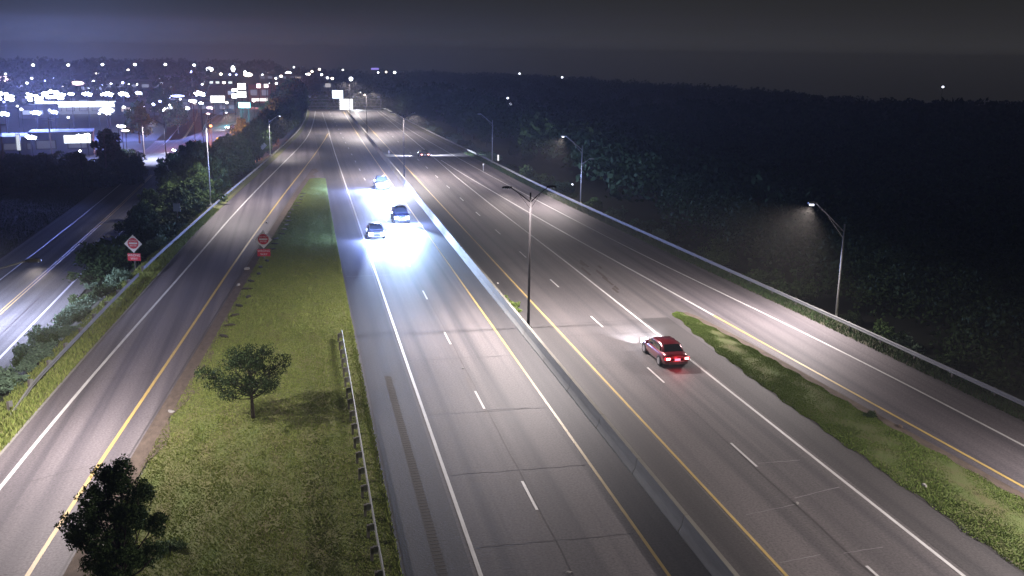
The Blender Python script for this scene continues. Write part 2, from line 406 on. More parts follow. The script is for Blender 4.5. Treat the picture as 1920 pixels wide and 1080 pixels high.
# ------------------------------------------------------------------ frontage road, side road
ZF = -2.0
mb = MB()
def fx(y): return 0.0 if y < 110 else -0.0006*(y-110)**2*0.25
n0 = 0
FR = [(fx(y), y) for y in np.arange(30, 420, 5.)]
strip(mb, FR, 11.5, ZF+0.03, -26.0)
fr = tag(obj('frontage_road', mb, ASPHF), kind='structure')
def fmark(name, off, w, mt):
    mb = MB(); strip(mb, FR, w, ZF+0.042, off); obj(name, mb, mt, fr)
fmark('edge_line', -21.95, 0.2, WHITE); fmark('edge_line', -29.0, 0.14, WHITE)
fmark('yellow_line', -25.35, 0.13, YELLOW); fmark('yellow_line', -25.65, 0.13, YELLOW)
fmark('joint', -23.6, 0.12, JOINT); fmark('joint', -27.3, 0.07, JOINT)
mb = MB()
for i in range(40):
    y = 52+i*4.4; mb.poly([(-31.5,y,ZF+0.037),(-20.4,y+0.1,ZF+0.037),(-20.4,y+0.17,ZF+0.037),(-31.5,y+0.07,ZF+0.037)])
obj('slab_joint', mb, JOINT, fr)
def flat(name, px, z, mt, lift=0.05, thick=0.0):
    mb = MB(); pts = [(*g(a, b, z), z+lift) for a, b in px]
    mb.poly(pts); o = obj(name, mb, mt); o['kind'] = 'structure'; return o
flat('side_road', [(215,322),(300,330),(372,292),(330,280),(230,284),(120,284),(120,298),(190,304)], ZF, ASPHF, 0.06)
flat('junction_pavement', [(330,300),(420,262),(475,238),(470,222),(400,240),(320,268),(270,285)], ZF, ASPHF, 0.064)
flat('car_park_pavement', [(0,262),(180,268),(350,262),(400,238),(330,215),(200,207),(0,204)], ZF, mat('car_park_asphalt', (0.035,0.035,0.04), 0.8, noise=((0.1,0.1,1),0.5,(0.06,0.06,0.065))), 0.03)
flat('forecourt_lot', [(395,232),(470,226),(500,205),(470,200),(430,207)], ZF, ASPHF, 0.075).name = 'shop_forecourt'  # forecourt laid in the same asphalt as the frontage road

# ------------------------------------------------------------------ grass islands, verge
def gheight(amp):
    def f(x, y, t): return 0.012+amp*math.sin(math.pi*t)+(0.02*math.sin(x*1.7+y*0.9)*math.sin(y*1.3) if 0 < t < 1 else 0)
    return f
mb = MB()
la = np.c_[gapl[:,0]+1.0, gapl[:,1]]
isl = la[(la[:,1] < 160)]
between(mb, isl, lineD[lineD[:,1] < 162], gheight(0.10), 24)
grass_island = tag(obj('grass_island', mb, GRASS, smooth=True), kind='structure')
mb = MB(); a = gapl[gapl[:,1] < 176].copy(); a[:,0] += 0.02; b = a.copy(); b[:,0] += 1.15+0.25*np.sin(b[:,1]*0.9)+0.15*np.sin(b[:,1]*2.3)
n0 = 0
for i in range(len(a)):
    mb.v += [(a[i,0], a[i,1], 0.014), (b[i,0], b[i,1], 0.05)]
    if i: q = 2*i; mb.f.append((q-2, q-1, q+1, q))
tag(obj('gravel_edge', mb, DIRT), kind='structure')
# painted gore at the island's far end is plain pavement; right island
ri_l = smooth_line([(27.7,18.),(27.75,28.),(27.75,34.),(28.0,38.5),(27.75,42.),(27.75,47.),(27.65,53.),(27.7,60.),(28.1,66.),(28.6,71.2)], 1.0)
ri_r = smooth_line([(33.5,18.),(32.9,30.),(32.3,38.),(31.7,44.),(31.15,50.),(30.9,56.),(30.6,62.),(30.1,67.),(29.2,71.2)], 1.0)
mb = MB(); between(mb, ri_l, ri_r, gheight(0.12), 10)
tag(obj('grass_median', mb, mat('grass_bright', (0.08,0.125,0.026), 0.95, noise=((1.1,0.5,1),0.7,(0.115,0.10,0.045)), bump=0.5), smooth=True), kind='structure')
mb = MB(); between(mb, np.c_[ri_r[:,0]-0.1, ri_r[:,1]], np.c_[ri_r[:,0]+0.55, ri_r[:,1]], 0.018, 2)
tag(obj('gravel_verge', mb, DIRT), kind='structure')
mb = MB(); e = ri_l[ri_l[:,1] < 60]; strip(mb, e, 0.22, 0.016, -0.02)
tag(obj('silt_edge', mb, mat('damp_silt', (0.035,0.032,0.03), 0.9)), kind='structure')
# bare worn patch of asphalt at the gore nose
mb = MB()
for i in range(9):
    x = 27.2+random.uniform(-1.5, 0.8); y = 74+random.uniform(0, 16); l = random.uniform(1.5, 4)
    mb.poly([(x,y,0.009+i*0.0004),(x+0.25,y+0.1,0.009+i*0.0004),(x+0.35,y+l,0.009+i*0.0004),(x+0.05,y+l*0.8,0.009+i*0.0004)])
obj('worn_patch', mb, mat('worn', (0.07,0.055,0.05), 0.9), highway)
# verge between left ramp kerb and rail
mb = MB(); between(mb, np.c_[lineM[:,0]-0.9, lineM[:,1]], np.c_[curb[:,0], curb[:,1]], lambda x, y, t: 0.02 if y < 340 else zroad(y)+0.02, 3)
tag(obj('grass_verge', mb, GRASS), kind='structure')
mb = MB(); c1 = curb[curb[:,1] < 120]; strip(mb, c1, 0.16, 0.03)
tag(obj('kerb_edge', mb, CONCG), kind='structure')
mb = MB(); between(mb, edgeR, np.c_[lineR[:,0]+1.4, lineR[:,1]], lambda x, y, t: zroad(y)+0.01, 3)
tag(obj('right_verge', mb, mat('verge_soil', (0.06,0.065,0.035), 0.95, noise=((1.5,0.6,1),0.5,(0.10,0.09,0.06)), bump=0.5)), kind='structure')

def blades(name, n, xf, y0, y1, h, mt, zf, pw=1.6):
    """grass as many small blade triangles; stuff"""
    t = rng.random(n)**pw; y = y0+(y1-y0)*t; u = rng.random(n)
    lo, hi = xf(y); x = lo+(hi-lo)*u
    z = np.array([zf(a, b) for a, b in zip(x, y)]) if callable(zf) else np.full(n, zf)
    if not callable(zf) and lo.__class__ is np.ndarray and name == 'grass': z = z+(0.10*np.sin(np.pi*u)-0.02)
    clump = 0.5+0.5*np.sin(x*2.1+3*np.sin(y*0.7))*np.sin(y*1.3+2*np.sin(x*0.9))
    hh = h*(0.6+0.6*clump)*rng.uniform(0.6, 1.3, n); a = rng.uniform(0, 2*np.pi, n); w = 0.02+0.025*rng.random(n)
    lean = rng.uniform(-0.7, 0.7, (n, 2))*hh[:,None]
    p0 = np.c_[x-np.cos(a)*w, y-np.sin(a)*w, z]; p1 = np.c_[x+np.cos(a)*w, y+np.sin(a)*w, z]; p2 = np.c_[x+lean[:,0], y+lean[:,1], z+hh]
    V = np.stack([p0, p1, p2], 1).reshape(-1, 3); me = bpy.data.meshes.new(name)
    me.vertices.add(3*n); me.vertices.foreach_set('co', V.ravel()); me.loops.add(3*n); me.loops.foreach_set('vertex_index', np.arange(3*n))
    me.polygons.add(n); me.polygons.foreach_set('loop_start', np.arange(0, 3*n, 3)); me.polygons.foreach_set('loop_total', np.full(n, 3))
    me.materials.append(mt); me.update(); me.validate()
    return tag(link(name, me), kind='stuff')
ix = lambda y: (np.interp(y, la[:,1], la[:,0])-0.2, np.interp(y, lineD[:,1], lineD[:,0])-0.05)
blades('grass', 380000, ix, 27, 160, 0.06, BLADE, 0.045, 1.3)
blades('grass', 110000, lambda y: (np.interp(y, ri_l[:,1], ri_l[:,0])-.12+.16*np.sin(y*1.9)*np.sin(y*.7), np.interp(y, ri_r[:,1], ri_r[:,0])+.1*np.sin(y*2.3)), 24, 71, 0.055, BLADE2, 0.035, 1.0)
blades('grass', 30000, lambda y: (xM(y)-1.2, np.interp(y, curb[:,1], curb[:,0])-0.05), 40, 130, 0.22, BLADE, 0.0, 1.3)
blades('roadside_weeds', 26000, lambda y: (xR(y)-1.0, xR(y)+0.9), 30, 200, 0.3, LEAFD, 0.0, 1.3)
blades('roadside_weeds', 7000, lambda y: (0*y+2.95, 0*y+3.28), 30, 150, 0.16, BLADE, 0.0, 1.3)
blades('field_grass', 60000, lambda y: (0*y-60, 0*y-32), 70, 170, 0.22, LEAFD, -2.05, 1.0)

# ------------------------------------------------------------------ median barrier
bar = thing('median_barrier', 'long low concrete barrier dividing the two carriageways', 'barrier', (15.6, 0, 0))
prof = [(-0.32,0.0),(-0.32,0.08),(-0.17,0.33),(-0.10,0.82),(0.10,0.82),(0.17,0.33),(0.32,0.08),(0.32,0.0)]
for i in range(52):
    y0 = 24+i*6.1; mb = MB()
    mb.loft([[(x*s, yy, z) for x, z in prof] for yy, s in ((y0, 0.96), (y0+0.04, 1), (y0+6.03, 1), (y0+6.07, 0.96))])
    obj('barrier_section', mb, CONC, bar)
# weeds at the barrier foot
def leaf_cloud(centres, radii, n, s0, s1, flat_=0.6):
    """quads of leaf size through the given clumps"""
    C = np.array(centres, float); Rr = np.array(radii, float); pr = Rr**2/np.sum(Rr**2)
    k = rng.choice(len(C), n, p=pr); d = rng.normal(size=(n, 3)); d /= np.linalg.norm(d, axis=1)[:,None]
    rad = Rr[k]*(0.45+0.65*rng.random(n)**0.6)*(0.8+0.35*np.sin(d[:,0]*5+k)*np.sin(d[:,2]*4+2*k))
    P = C[k]+d*rad[:,None]*np.array([1, 1, flat_+0.15])
    s = rng.uniform(s0, s1, n)
    a = rng.normal(size=(n, 3)); a /= np.linalg.norm(a, axis=1)[:,None]
    b = np.cross(a, rng.normal(size=(n, 3))); b /= np.linalg.norm(b, axis=1)[:,None]
    a *= s[:,None]; b *= (s*0.55)[:,None]
    V = np.stack([P-a, P-b*0.9, P+a, P+b*0.9], 1).reshape(-1, 3)
    return V
def cloud_mesh(name, V, mt):
    n = len(V)//4; me = bpy.data.meshes.new(name)
    me.vertices.add(4*n); me.vertices.foreach_set('co', V.ravel()); me.loops.add(4*n); me.loops.foreach_set('vertex_index', np.arange(4*n))
    me.polygons.add(n); me.polygons.foreach_set('loop_start', np.arange(0, 4*n, 4)); me.polygons.foreach_set('loop_total', np.full(n, 4))
    me.materials.append(mt); me.update(); me.validate(); return me
V = leaf_cloud([(16.35,73.6,0.05),(16.5,75.2,0.05),(16.2,76.5,0.05),(16.3,78.3,0.03)], [0.35,0.5,0.35,0.25], 900, 0.05, 0.12)
V[:,2] = np.abs(V[:,2])+0.006
tag(link('weed_tuft', cloud_mesh('weed_tuft', V, BLADE2)), 'bright green weed tuft at the foot of the median barrier beside the tall twin-armed pole', 'weeds')

# ------------------------------------------------------------------ guardrails
def guardrail(label, line, post_step, side, posts_to=1e9, double=False, zt=0.72, name='guardrail', end_drop=False):
    root = thing(name, label, 'guardrail', (0,0,0))
    P = line; mb = MB()
    prof = [(0.0,0.0),(0.055,0.05),(0.055,0.10),(0.0,0.145),(0.0,0.165),(0.055,0.21),(0.055,0.26),(0.0,0.31),(-0.012,0.31),(-0.012,0.0)]
    rings = []
    for i, (x, y) in enumerate(P):
        dz = 0.0
        if end_drop: dz = -0.5*float(sm((y-end_drop)/6.0)) if end_drop > 0 else -0.5*float(sm((-end_drop-y)/6.0))
        zz = zroad(y)+zt-0.31+dz
        rings.append([(x-side*px, y, zz+pz) for px, pz in prof])
    mb.loft(rings)
    obj('rail', mb, GALV, root)
    pm = MB().box(-0.06,0.06,-0.08,0.08,-0.5,0.66).mesh('post', DKST)
    bm_ = MB().box(-0.09,0.09,-0.05,0.05,0.38,0.70).mesh('blockout', GALV)
    y = P[0][1]+0.6; c = 0
    while y < P[-1][1] and c < 90:
        x = float(np.interp(y, P[:,1], P[:,0])); 
        p = link('post', pm, root, (x+side*0.26, y, zroad(y)-0.02)); link('blockout', bm_, root, (x+side*0.11, y, zroad(y)-0.02))
        y += post_step*(1 if y < posts_to else 2.0); c += 1
    return root
guardrail('long steel guardrail curving along the left edge of the left ramp', lineM[(lineM[:,1] > 90.5)], 3.8, -1)
guardrail('short older steel guardrail ending in the weeds left of the left ramp', lineM[(lineM[:,1] > 55) & (lineM[:,1] < 90.5)], 3.8, -1, zt=0.6, end_drop=-61.0)
guardrail('double-edged steel guardrail along the far right side of the right ramp', lineR[lineR[:,1] < 420], 3.8, 1)
cr = np.array([(2.45+0.0035*(35-y) if y > 35 else 2.47, y) for y in np.arange(18, 68.2, 1.0)])
guardrail('straight steel guardrail standing in the grass island beside the oncoming lanes', cr, 1.95, -1, zt=0.75)

# ------------------------------------------------------------------ lamp light builders
HEADON = {}
def lamp_emit(name, col, s): return mat('lamp_'+name, (0.08,0.08,0.08), 0.5, emit=col, es=s)
E_STREET = lamp_emit('street', (0.8, 0.85, 1.0), 4.0)
E_WHITE = lamp_emit('white', (0.9, 0.95, 1.0), 9.0)
E_FLOOD = lamp_emit('flood', (0.8, 0.9, 1.0), 28.0)
E_BLUE = lamp_emit('blue', (0.45, 0.5, 1.0), 10.0)
E_WARM = lamp_emit('warm', (1.0, 0.85, 0.7), 8.0)
E_PINK = lamp_emit('pink', (1.0, 0.7, 0.75), 5.0)
E_CYAN = lamp_emit('cyan', (0.3, 0.9, 1.0), 5.0)
E_HEAD = lamp_emit('headlight', (0.7, 0.8, 1.0), 29.0)
E_TAIL = lamp_emit('tail', (1.0, 0.02, 0.03), 5.0)
E_TAILHOT = lamp_emit('tail_hot', (1.0, 0.5, 0.45), 12.0)
KW = 4.8

def street_pole(label, x, y, h, arms, mt, group=None, lit=True, power=2200, z0=0.0, col=WARMW, name='street_lamp', r0=0.11, r1=0.06, spotang=163, aim=0.15, sb=.45):
    """arms: list of (dx, dy, z_attach, z_tip, lit)"""
    root = thing(name, label, 'street lamp', (x, y, z0), 0, group)
    obj('pole', MB().tube([(0,0,-0.3),(0,0,h*0.5),(0,0,h)], [r0, (r0+r1)/2, r1], 10), mt, root, True)
    obj('base_plate', MB().box(-0.22,0.22,-0.22,0.22,-0.05,0.12), mt, root)
    for dx, dy, za, zt, on in arms:
        v = Vector((dx, dy, 0)); u = v.normalized(); q = Vector((-u.y, u.x, 0))
        tip = Vector((dx, dy, zt))
        obj('arm', MB().tube([(0,0,za), tip*0.5+Vector((0,0,za*0.5+0.03)), tip], [0.045, 0.04, 0.035], 6), mt, root, True)
        if za < h-0.3 or True:
            obj('arm_brace', MB().tube([(0,0,za-0.5), (dx*0.55, dy*0.55, za+(zt-za)*0.52)], 0.022, 5), mt, root)
        mb = MB(); a = tip-u*0.1; b = tip+u*0.62
        ring = lambda c, w, h0, h1: [tuple(c+q*(-w)+Vector((0,0,h0))), tuple(c+q*w+Vector((0,0,h0))), tuple(c+q*(w*0.7)+Vector((0,0,h1))), tuple(c-q*(w*0.7)+Vector((0,0,h1)))]
        mb.loft([ring(a, 0.07, -0.05, 0.05), ring(a+u*0.2, 0.15, -0.07, 0.09), ring(b-u*0.12, 0.15, -0.07, 0.07), ring(b, 0.08, -0.05, 0.03)])
        hd = obj('luminaire', mb, mt, root)
        if on:
            c = a+u*0.42; l = MB().poly([tuple(c+u*sx*0.2+q*sy*0.12+Vector((0,0,-0.075))) for sx, sy in ((-1,-1),(-1,1),(1,1),(1,-1))])
            obj('lens', l, E_STREET, hd)
            if mt is POLE and x > -16: obj('lens_bowl', MB().box(c.x-.13, c.x+.13, c.y-.13, c.y+.13, c.z-.20, c.z-.085), E_STREET, hd)
            light('lamp_light', 'SPOT', tuple(c+Vector((0,0,-0.36))), power*KW, col, root, target=tuple(c+u*aim+Vector((0,0,-3))), spot_size=math.radians(spotang), spot_blend=sb, shadow_soft_size=0.15)
    return root
MG = 'twin-armed lamp poles in the median'
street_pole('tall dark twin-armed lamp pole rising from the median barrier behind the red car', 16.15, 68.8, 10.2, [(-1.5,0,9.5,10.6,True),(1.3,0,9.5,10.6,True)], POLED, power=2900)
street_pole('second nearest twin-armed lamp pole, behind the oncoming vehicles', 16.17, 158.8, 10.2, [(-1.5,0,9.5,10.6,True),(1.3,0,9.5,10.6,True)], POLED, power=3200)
street_pole('unseen twin-armed lamp pole added below the view to light the near lanes', 16.15, 11.0, 10.0, [(-1.5,0,9.5,10.4,True),(1.3,0,9.5,10.4,True)], POLED, power=500)  # unseen pole, added to brighten the near lanes
street_pole('unseen silver lamp pole added below the view to light the lower right', 42.0, 27.0, 7.6, [(-2.6,0,7.0,9.3,True)], POLE, power=7000, aim=1.6, spotang=160, sb=.8)  # added out of view to lift the dark right ramp and lanes
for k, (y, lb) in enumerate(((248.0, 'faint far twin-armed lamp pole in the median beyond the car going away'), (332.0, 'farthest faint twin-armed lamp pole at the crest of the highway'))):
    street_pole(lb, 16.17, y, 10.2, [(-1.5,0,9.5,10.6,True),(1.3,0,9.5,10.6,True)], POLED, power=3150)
street_pole('silver lamp pole with one slanted arm, nearest one behind the right guardrail', 40.5, 67.1, 7.6, [(-2.6,0,7.0,9.3,True)], POLE, power=3900, aim=1.6, spotang=146, sb=1.0)
street_pole('silver lamp pole with high left arm and low right arm behind right guardrail', 36.9, 127.3, 8.1, [(-2.4,0,7.5,9.4,True),(1.1,0,5.6,6.3,False)], POLE, power=2600, aim=1.6, spotang=146, sb=1.0)
street_pole('farther thin silver lamp pole behind the right guardrail beside the white marker', 34.95, 180.9, 7.9, [(-2.2,0,7.2,9.0,False)], POLE)
street_pole('tall thin silver lamp pole behind the left guardrail among the bushes', -11.95, 133.5, 11.8, [(2.3,0,11.0,12.2,True)], POLE, power=3200, aim=.8, spotang=150)
street_pole('shorter far lamp pole behind the left guardrail beside the grey diamond sign', -6.0, 199.0, 6.9, [(1.8,0,6.3,7.6,True)], POLE, power=1100, aim=.8, spotang=150)
street_pole('lamp at the lower left whose lit head hangs over the left ramp', -17.2, 50.0, 9.4, [(4.1,0,8.8,10.0,True)], POLE, power=3100, aim=.1)
street_pole('street lamp of the frontage road beyond the left edge of the view', -31.9, 83.0, 8.0, [(3.0,0,7.4,8.6,True)], POLE, power=6500, z0=-2.0, col=(0.66,0.69,1.0), aim=0.3, spotang=160, sb=.6)
street_pole('lamp pole added to light the junction of frontage and side road', g(312,300,-2)[0], g(312,300,-2)[1], 7.5, [(-1.8,0,7,8.2,True)], POLED, power=6500, z0=-2.0, col=(0.6,0.65,1.0), spotang=125)  # added lamp, stands in for headlights brightening the junction asphalt

# ------------------------------------------------------------------ signs
def diamond_sign(label, x, y, z, rz, group=None):
    root = thing('road_sign', label, 'road sign', (x, y, 0), rz, group)
    obj('post', MB().box(-0.04,0.04,0.02,0.08,-2.2,z+0.9), DKST, root)
    s = 0.86; mb = MB()
    mb.loft([[(-s,yy,z),(0,yy,z-s),(s,yy,z),(0,yy,z+s)] for yy in (0.0, -0.02)])
    obj('sign_panel', mb, mat('sign_white', (0.75,0.74,0.70), 0.4), root)
    red = mat('sign_red', (0.55,0.03,0.05), 0.4)
    n = 24; mb = MB(); r = 0.52
    mb.loft([[(r*math.cos(2*math.pi*i/n), yy, z+0.05+r*math.sin(2*math.pi*i/n)) for i in range(n)] for yy in (-0.022, -0.030)])
    obj('red_disc', mb, red, root)
    obj('white_bar', MB().box(-0.40,0.40,-0.036,-0.031,z-0.02,z+0.13), MATS['sign_white'], root)
    def txt(body, zc, size, p=root, yy=-0.034):
        c = bpy.data.curves.new('lettering', 'FONT'); c.body = body; c.size = size; c.align_x = 'CENTER'; c.align_y = 'CENTER'; c.extrude = 0.003
        o = link('text_source', c, None); bpy.context.view_layer.update()
        me = bpy.data.meshes.new_from_object(o); bpy.data.objects.remove(o); me.materials.clear(); me.materials.append(MATS['sign_white'])
        link('lettering', me, p, (0, yy, zc), (math.pi/2, 0, 0))
    txt('DO NOT', z+0.30, 0.22); txt('ENTER', z-0.18, 0.22)
    zb = z-1.28
    pl = obj('red_plate', MB().box(-0.62,0.62,-0.02,0.0,zb-0.36,zb+0.36), red, root)
    txt('WRONG', zb+0.16, 0.30, pl, -0.026); txt('WAY', zb-0.17, 0.30, pl, -0.026)
    return root
diamond_sign('white diamond and red plate sign in the weeds left of the left guardrail', -15.9, 96.6, 2.0, -0.25)
diamond_sign('white diamond and red plate sign on the gravel edge of the grass island', -3.95, 97.0, 2.0, -0.1)
root = thing('road_sign', 'small grey diamond sign seen from behind beside the far left lamp pole', 'road sign', (-7.3, 196.0, 0), 0)
obj('post', MB().box(-0.04,0.04,0.02,0.08,-1.5,2.2), DKST, root)
mb = MB(); mb.loft([[(-0.85,yy,2.1),(0,yy,1.25),(0.85,yy,2.1),(0,yy,2.95)] for yy in (0.0,-0.02)]); obj('sign_panel', mb, mat('sign_back', (0.4,0.4,0.4), 0.5, 0.5), root)
root = thing('road_sign', 'small pale square sign back in the bushes left of the guardrail', 'road sign', (-14.9, 122.5, 0), -0.2)
obj('post', MB().box(-0.04,0.04,0.02,0.08,-2.0,1.6), DKST, root)
obj('sign_panel', MB().box(-0.42,0.42,-0.02,0.0,1.0,1.95), MATS['sign_back'], root)
root = thing('marker_post', 'small bright white marker post just right of the farther right lamp pole', 'marker post', (36.2, 181.5, 0.0))
obj('post', MB().box(-0.06,0.06,-0.03,0.03,-1.0,0.6), DKST, root)
obj('reflector', MB().box(-0.14,0.14,-0.06,-0.03,0.3,1.4), lamp_emit('reflector', (1,1,1), 1.2), root)  # panel glows by itself in place of reflected light
root = thing('low_lamp', 'small low lamp glowing at the edge of the right ramp', 'lamp', (30.9, 168.0, 0))
obj('post', MB().tube([(0,0,0),(0,0,1.0)], 0.06, 6), POLE, root); obj('lens', MB().tube([(0,0,1.0),(0,0,1.25)], 0.13, 8), lamp_emit('low', (0.8,0.8,0.9), 1.0), root)
root = thing('low_lamp', 'small dim reflector post on the median near the car going away', 'lamp', (16.4, 189.0, 0.82))
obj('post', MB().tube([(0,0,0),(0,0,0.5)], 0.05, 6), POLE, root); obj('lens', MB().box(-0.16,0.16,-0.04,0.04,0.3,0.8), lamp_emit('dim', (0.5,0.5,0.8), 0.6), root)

# ------------------------------------------------------------------ vehicles
def car(label, paint, x, y, rz, kind='sedan', oncoming=False, cat='car'):
    root = thing('car' if kind != 'pickup' else 'pickup_truck', label, cat, (x, y, 0.01), rz)
    if kind == 'sedan': L, Wd, H, hood, belt = 4.75, 1.85, 1.43, 0.93, 0.92; roof = (-1.05, 0.45); rearg = -1.75; windb = 1.25
    elif kind == 'suv': L, Wd, H, hood, belt = 4.75, 1.92, 1.75, 1.10, 1.08; roof = (-1.85, 0.45); rearg = -2.2; windb = 1.1
    else: L, Wd, H, hood, belt = 5.7, 2.02, 1.92, 1.22, 1.20; roof = (-0.45, 0.75); rearg = -0.75; windb = 1.35
    w = Wd/2; hl = L/2; mb = MB(); rings = []
    st = [(-hl, .78, .42, .70, .86), (-hl+.10, .90, .30, .80, .97), (-hl+.45, .97, .24, .86, 1.0), (-1.2, 1.0, .20, .90, 1.0), (0, 1.0, .20, .92, 1.0), (1.2, 1.0, .20, .90, .995), (hl-.7, .98, .22, .84, .93), (hl-.22, .92, .26, .74, .84), (hl, .76, .38, .58, .66)]
    for yy, ws, zb, zs, zt in st:
        a = w*ws; s_ = belt/0.92; zs *= s_; zt = zt*belt*1.0 if yy > windb-0.3 else zt*(belt+0.06)
        half = [(a*.82, zb), (a*.97, zb+.08), (a, zb+.28), (a*.985, zs*.82), (a*.93, zs), (a*.78, zt), (a*.4, zt+.025)]
        rings.append([(p, yy, q) for p, q in half]+[(-p, yy, q) for p, q in reversed(half)])
    mb.loft(rings); body = obj('body', mb, paint, root, True)
    # cabin
    tw, bw = w*.70, w*.88; zb = belt+0.0; zr = H
    cab = MB()
    def ring(yy, hw, z0_, z1, tw_): return [(hw, yy, z0_), (tw_+.04, yy, z1-.10), (tw_*.9, yy, z1-.02), (0, yy, z1), (-tw_*.9, yy, z1-.02), (-tw_-.04, yy, z1-.10), (-hw, yy, z0_)]
    rw = [ring(rearg, bw*.92, zb-.05, zb+.03, bw*.86), ring(roof[0]-.1, bw, zb-.05, zr-.04, tw), ring((roof[0]+roof[1])/2, bw, zb-.05, zr, tw*1.02), ring(roof[1], bw, zb-.05, zr-.03, tw), ring(windb, bw*.96, zb-.05, zb+.02, bw*.88)]
    cab.loft(rw); obj('roof', cab, paint, root, True)
    e = 0.018
    def quad(name, pts, mt=GLASS, p=root):
        obj(name, MB().poly(pts), mt, p)
    # windscreen and rear window as slabs lying just off the cabin
    def slab(name, y0, z0_, w0, y1, z1, w1, out_):
        n = Vector((0, (z1-z0_), -(y1-y0))).normalized()*out_
        mb = MB(); pts = [Vector((-w0,y0,z0_)), Vector((w0,y0,z0_)), Vector((w1,y1,z1)), Vector((-w1,y1,z1))]
        mb.loft([[tuple(p) for p in pts], [tuple(p+n) for p in pts]]); obj(name, mb, GLASS, root)
    slab('windscreen', windb-.06, zb+.05, bw*.80, roof[1]+.06, zr-.07, tw*.88, 0.03)
    slab('rear_window', rearg+.06, zb+.07, bw*.76, roof[0]-.14, zr-.09, tw*.86, -0.03)
    for s in (-1, 1):
        def sq(ya, yb, ta, tb):
            pts = [Vector((s*(bw*.985), ya, zb+.05)), Vector((s*(bw*.985), yb, zb+.05)), Vector((s*(tw+.075), tb, zr-.12)), Vector((s*(tw+.075), ta, zr-.12))]
            mb = MB(); mb.loft([[tuple(p) for p in pts], [tuple(p+Vector((s*e,0,0))) for p in pts]]); obj('side_window', mb, GLASS, root)
        mid = (roof[0]+roof[1])/2
        sq(mid+.05, windb-.30, mid+.05, roof[1]-.02); 
        if kind != 'pickup': sq(rearg+.45, mid-.05, roof[0]+.05, mid-.05)
        mr_ = MB().box(s*w*.98 if s > 0 else s*w*.98-.16, s*w*.98+.16 if s > 0 else s*w*.98, windb-.55, windb-.43, belt-.03, belt+.13); obj('mirror', mr_, paint, root)
    # wheels
    for sx in (-1, 1):
        for yy in (-hl+.95, hl-.92):
            R_w = .34 if kind == 'sedan' else .38
            wc = link('wheel', MB().tube([(-.11,0,0),(.11,0,0)], R_w, 20).mesh('wheel', RUB), root, (sx*(w-.09), yy, R_w))
            obj('rim', MB().tube([(sx*.112,0,0),(sx*.125,0,0)], R_w*.66, 12), RIM, wc)
            # arch
            mb = MB(); n = 12; mb.poly([(sx*(w+.004), yy+(R_w+.07)*math.cos(math.pi*i/n), R_w+(R_w+.06)*math.sin(math.pi*i/n)) for i in range(n+1)])
            obj('wheel_arch', mb, TRIM, root)
    # bumpers, plate
    obj('rear_bumper', MB().box(-w*.74,w*.74,-hl-.05,-hl+.08,.34,.50), TRIM, root)
    obj('front_grille', MB().box(-w*.5,w*.5,hl-.03,hl+.02,.36,.56*belt), TRIM, root)
    obj('number_plate', MB().box(-.19,.19,-hl-.065,-hl-.02,.60,.73), mat('plate_blue_white', (0.6,0.62,0.85), 0.4, emit=(0.6,0.6,0.9), es=0.35), root)
    zt_ = .80*belt; on = E_TAILHOT if not oncoming else E_TAIL
    for s in (-1, 1):
        x0, x1 = sorted((s*w*.50, s*w*.90)); tl = obj('tail_light', MB().box(x0,x1,-hl-.03,-hl+.12,zt_-.10,zt_+.06), mat('tail_lens', (0.5,0.01,0.01), 0.2, emit=(1.0,0.02,0.05), es=1.8), root)
        if not oncoming:
            xa, xb = sorted((s*w*.56, s*w*.82)); obj('tail_bulb', MB().box(xa,xb,-hl-.045,-hl-.03,zt_-.08,zt_+.05), E_TAILHOT, tl)
        x0, x1 = sorted((s*w*.46, s*w*.90)); obj('headlight', MB().box(x0,x1,hl-.32,hl+.01,.54*belt,.54*belt+.30), E_HEAD, root)
    return root
RED = mat('red_car_paint', (0.13,0.005,0.012), 0.28, 0.35, coat=1.0)
DKB = mat('dark_blue_paint', (0.02,0.022,0.05), 0.3, 0.3, coat=1.0)
DKG = mat('dark_grey_paint', (0.04,0.04,0.045), 0.3, 0.3, coat=1.0)
SIL = mat('silver_paint', (0.35,0.36,0.4), 0.3, 0.5, coat=1.0)
def beams(o, power, pitch, spread, aside=0.0, col=(0.8,0.88,1.0), hl=2.35, z=0.65, blend=0.6, wide=None):
    for s in (-0.68, 0.68):
        light('headlight_beam', 'SPOT', (s, hl+0.08, z), power, col, o, target=(s*2+aside, hl+10, z-10*math.tan(math.radians(pitch))), spot_size=math.radians(spread), spot_blend=blend, shadow_soft_size=0.08)
rc = car('dark red sedan driving away with its tail lights on', RED, 23.55, 59.9, 0.0)
beams(rc, 10000, 2.8, 50, aside=.2, col=(.95,.93,1.0), blend=.9)
light('tail_glow', 'POINT', (0,-2.7,0.75), 40, (1.0,0.04,0.07), rc, shadow_soft_size=0.3)
c1 = car('oncoming pickup with blazing lights, farthest of the three', DKG, 11.6, 148.0, math.pi, 'pickup', True, 'pickup truck')
c2 = car('dark oncoming car nearest the median barrier in the headlight glare', DKB, 11.45, 118.0, math.pi, 'suv', True)
c3 = car('dark oncoming car in the outer lane on the white edge line', DKG, 7.7, 108.0, math.pi, 'sedan', True)
obj('light_bar', MB().box(-.95,.95,2.72,2.86,0.86,1.0), E_HEAD, c1)
for cc, yy, pw in ((c1, 3.5, 62000), (c2, 2.9, 9000), (c3, 2.9, 9000)):
    for sx in (-.7, .7): light('headlamp_glare', 'POINT', (sx, yy, .95), pw*.5, (0.28,0.40,1.0), cc, shadow_soft_size=.18)  # blue point lights added ahead of the grilles to make headlight glare
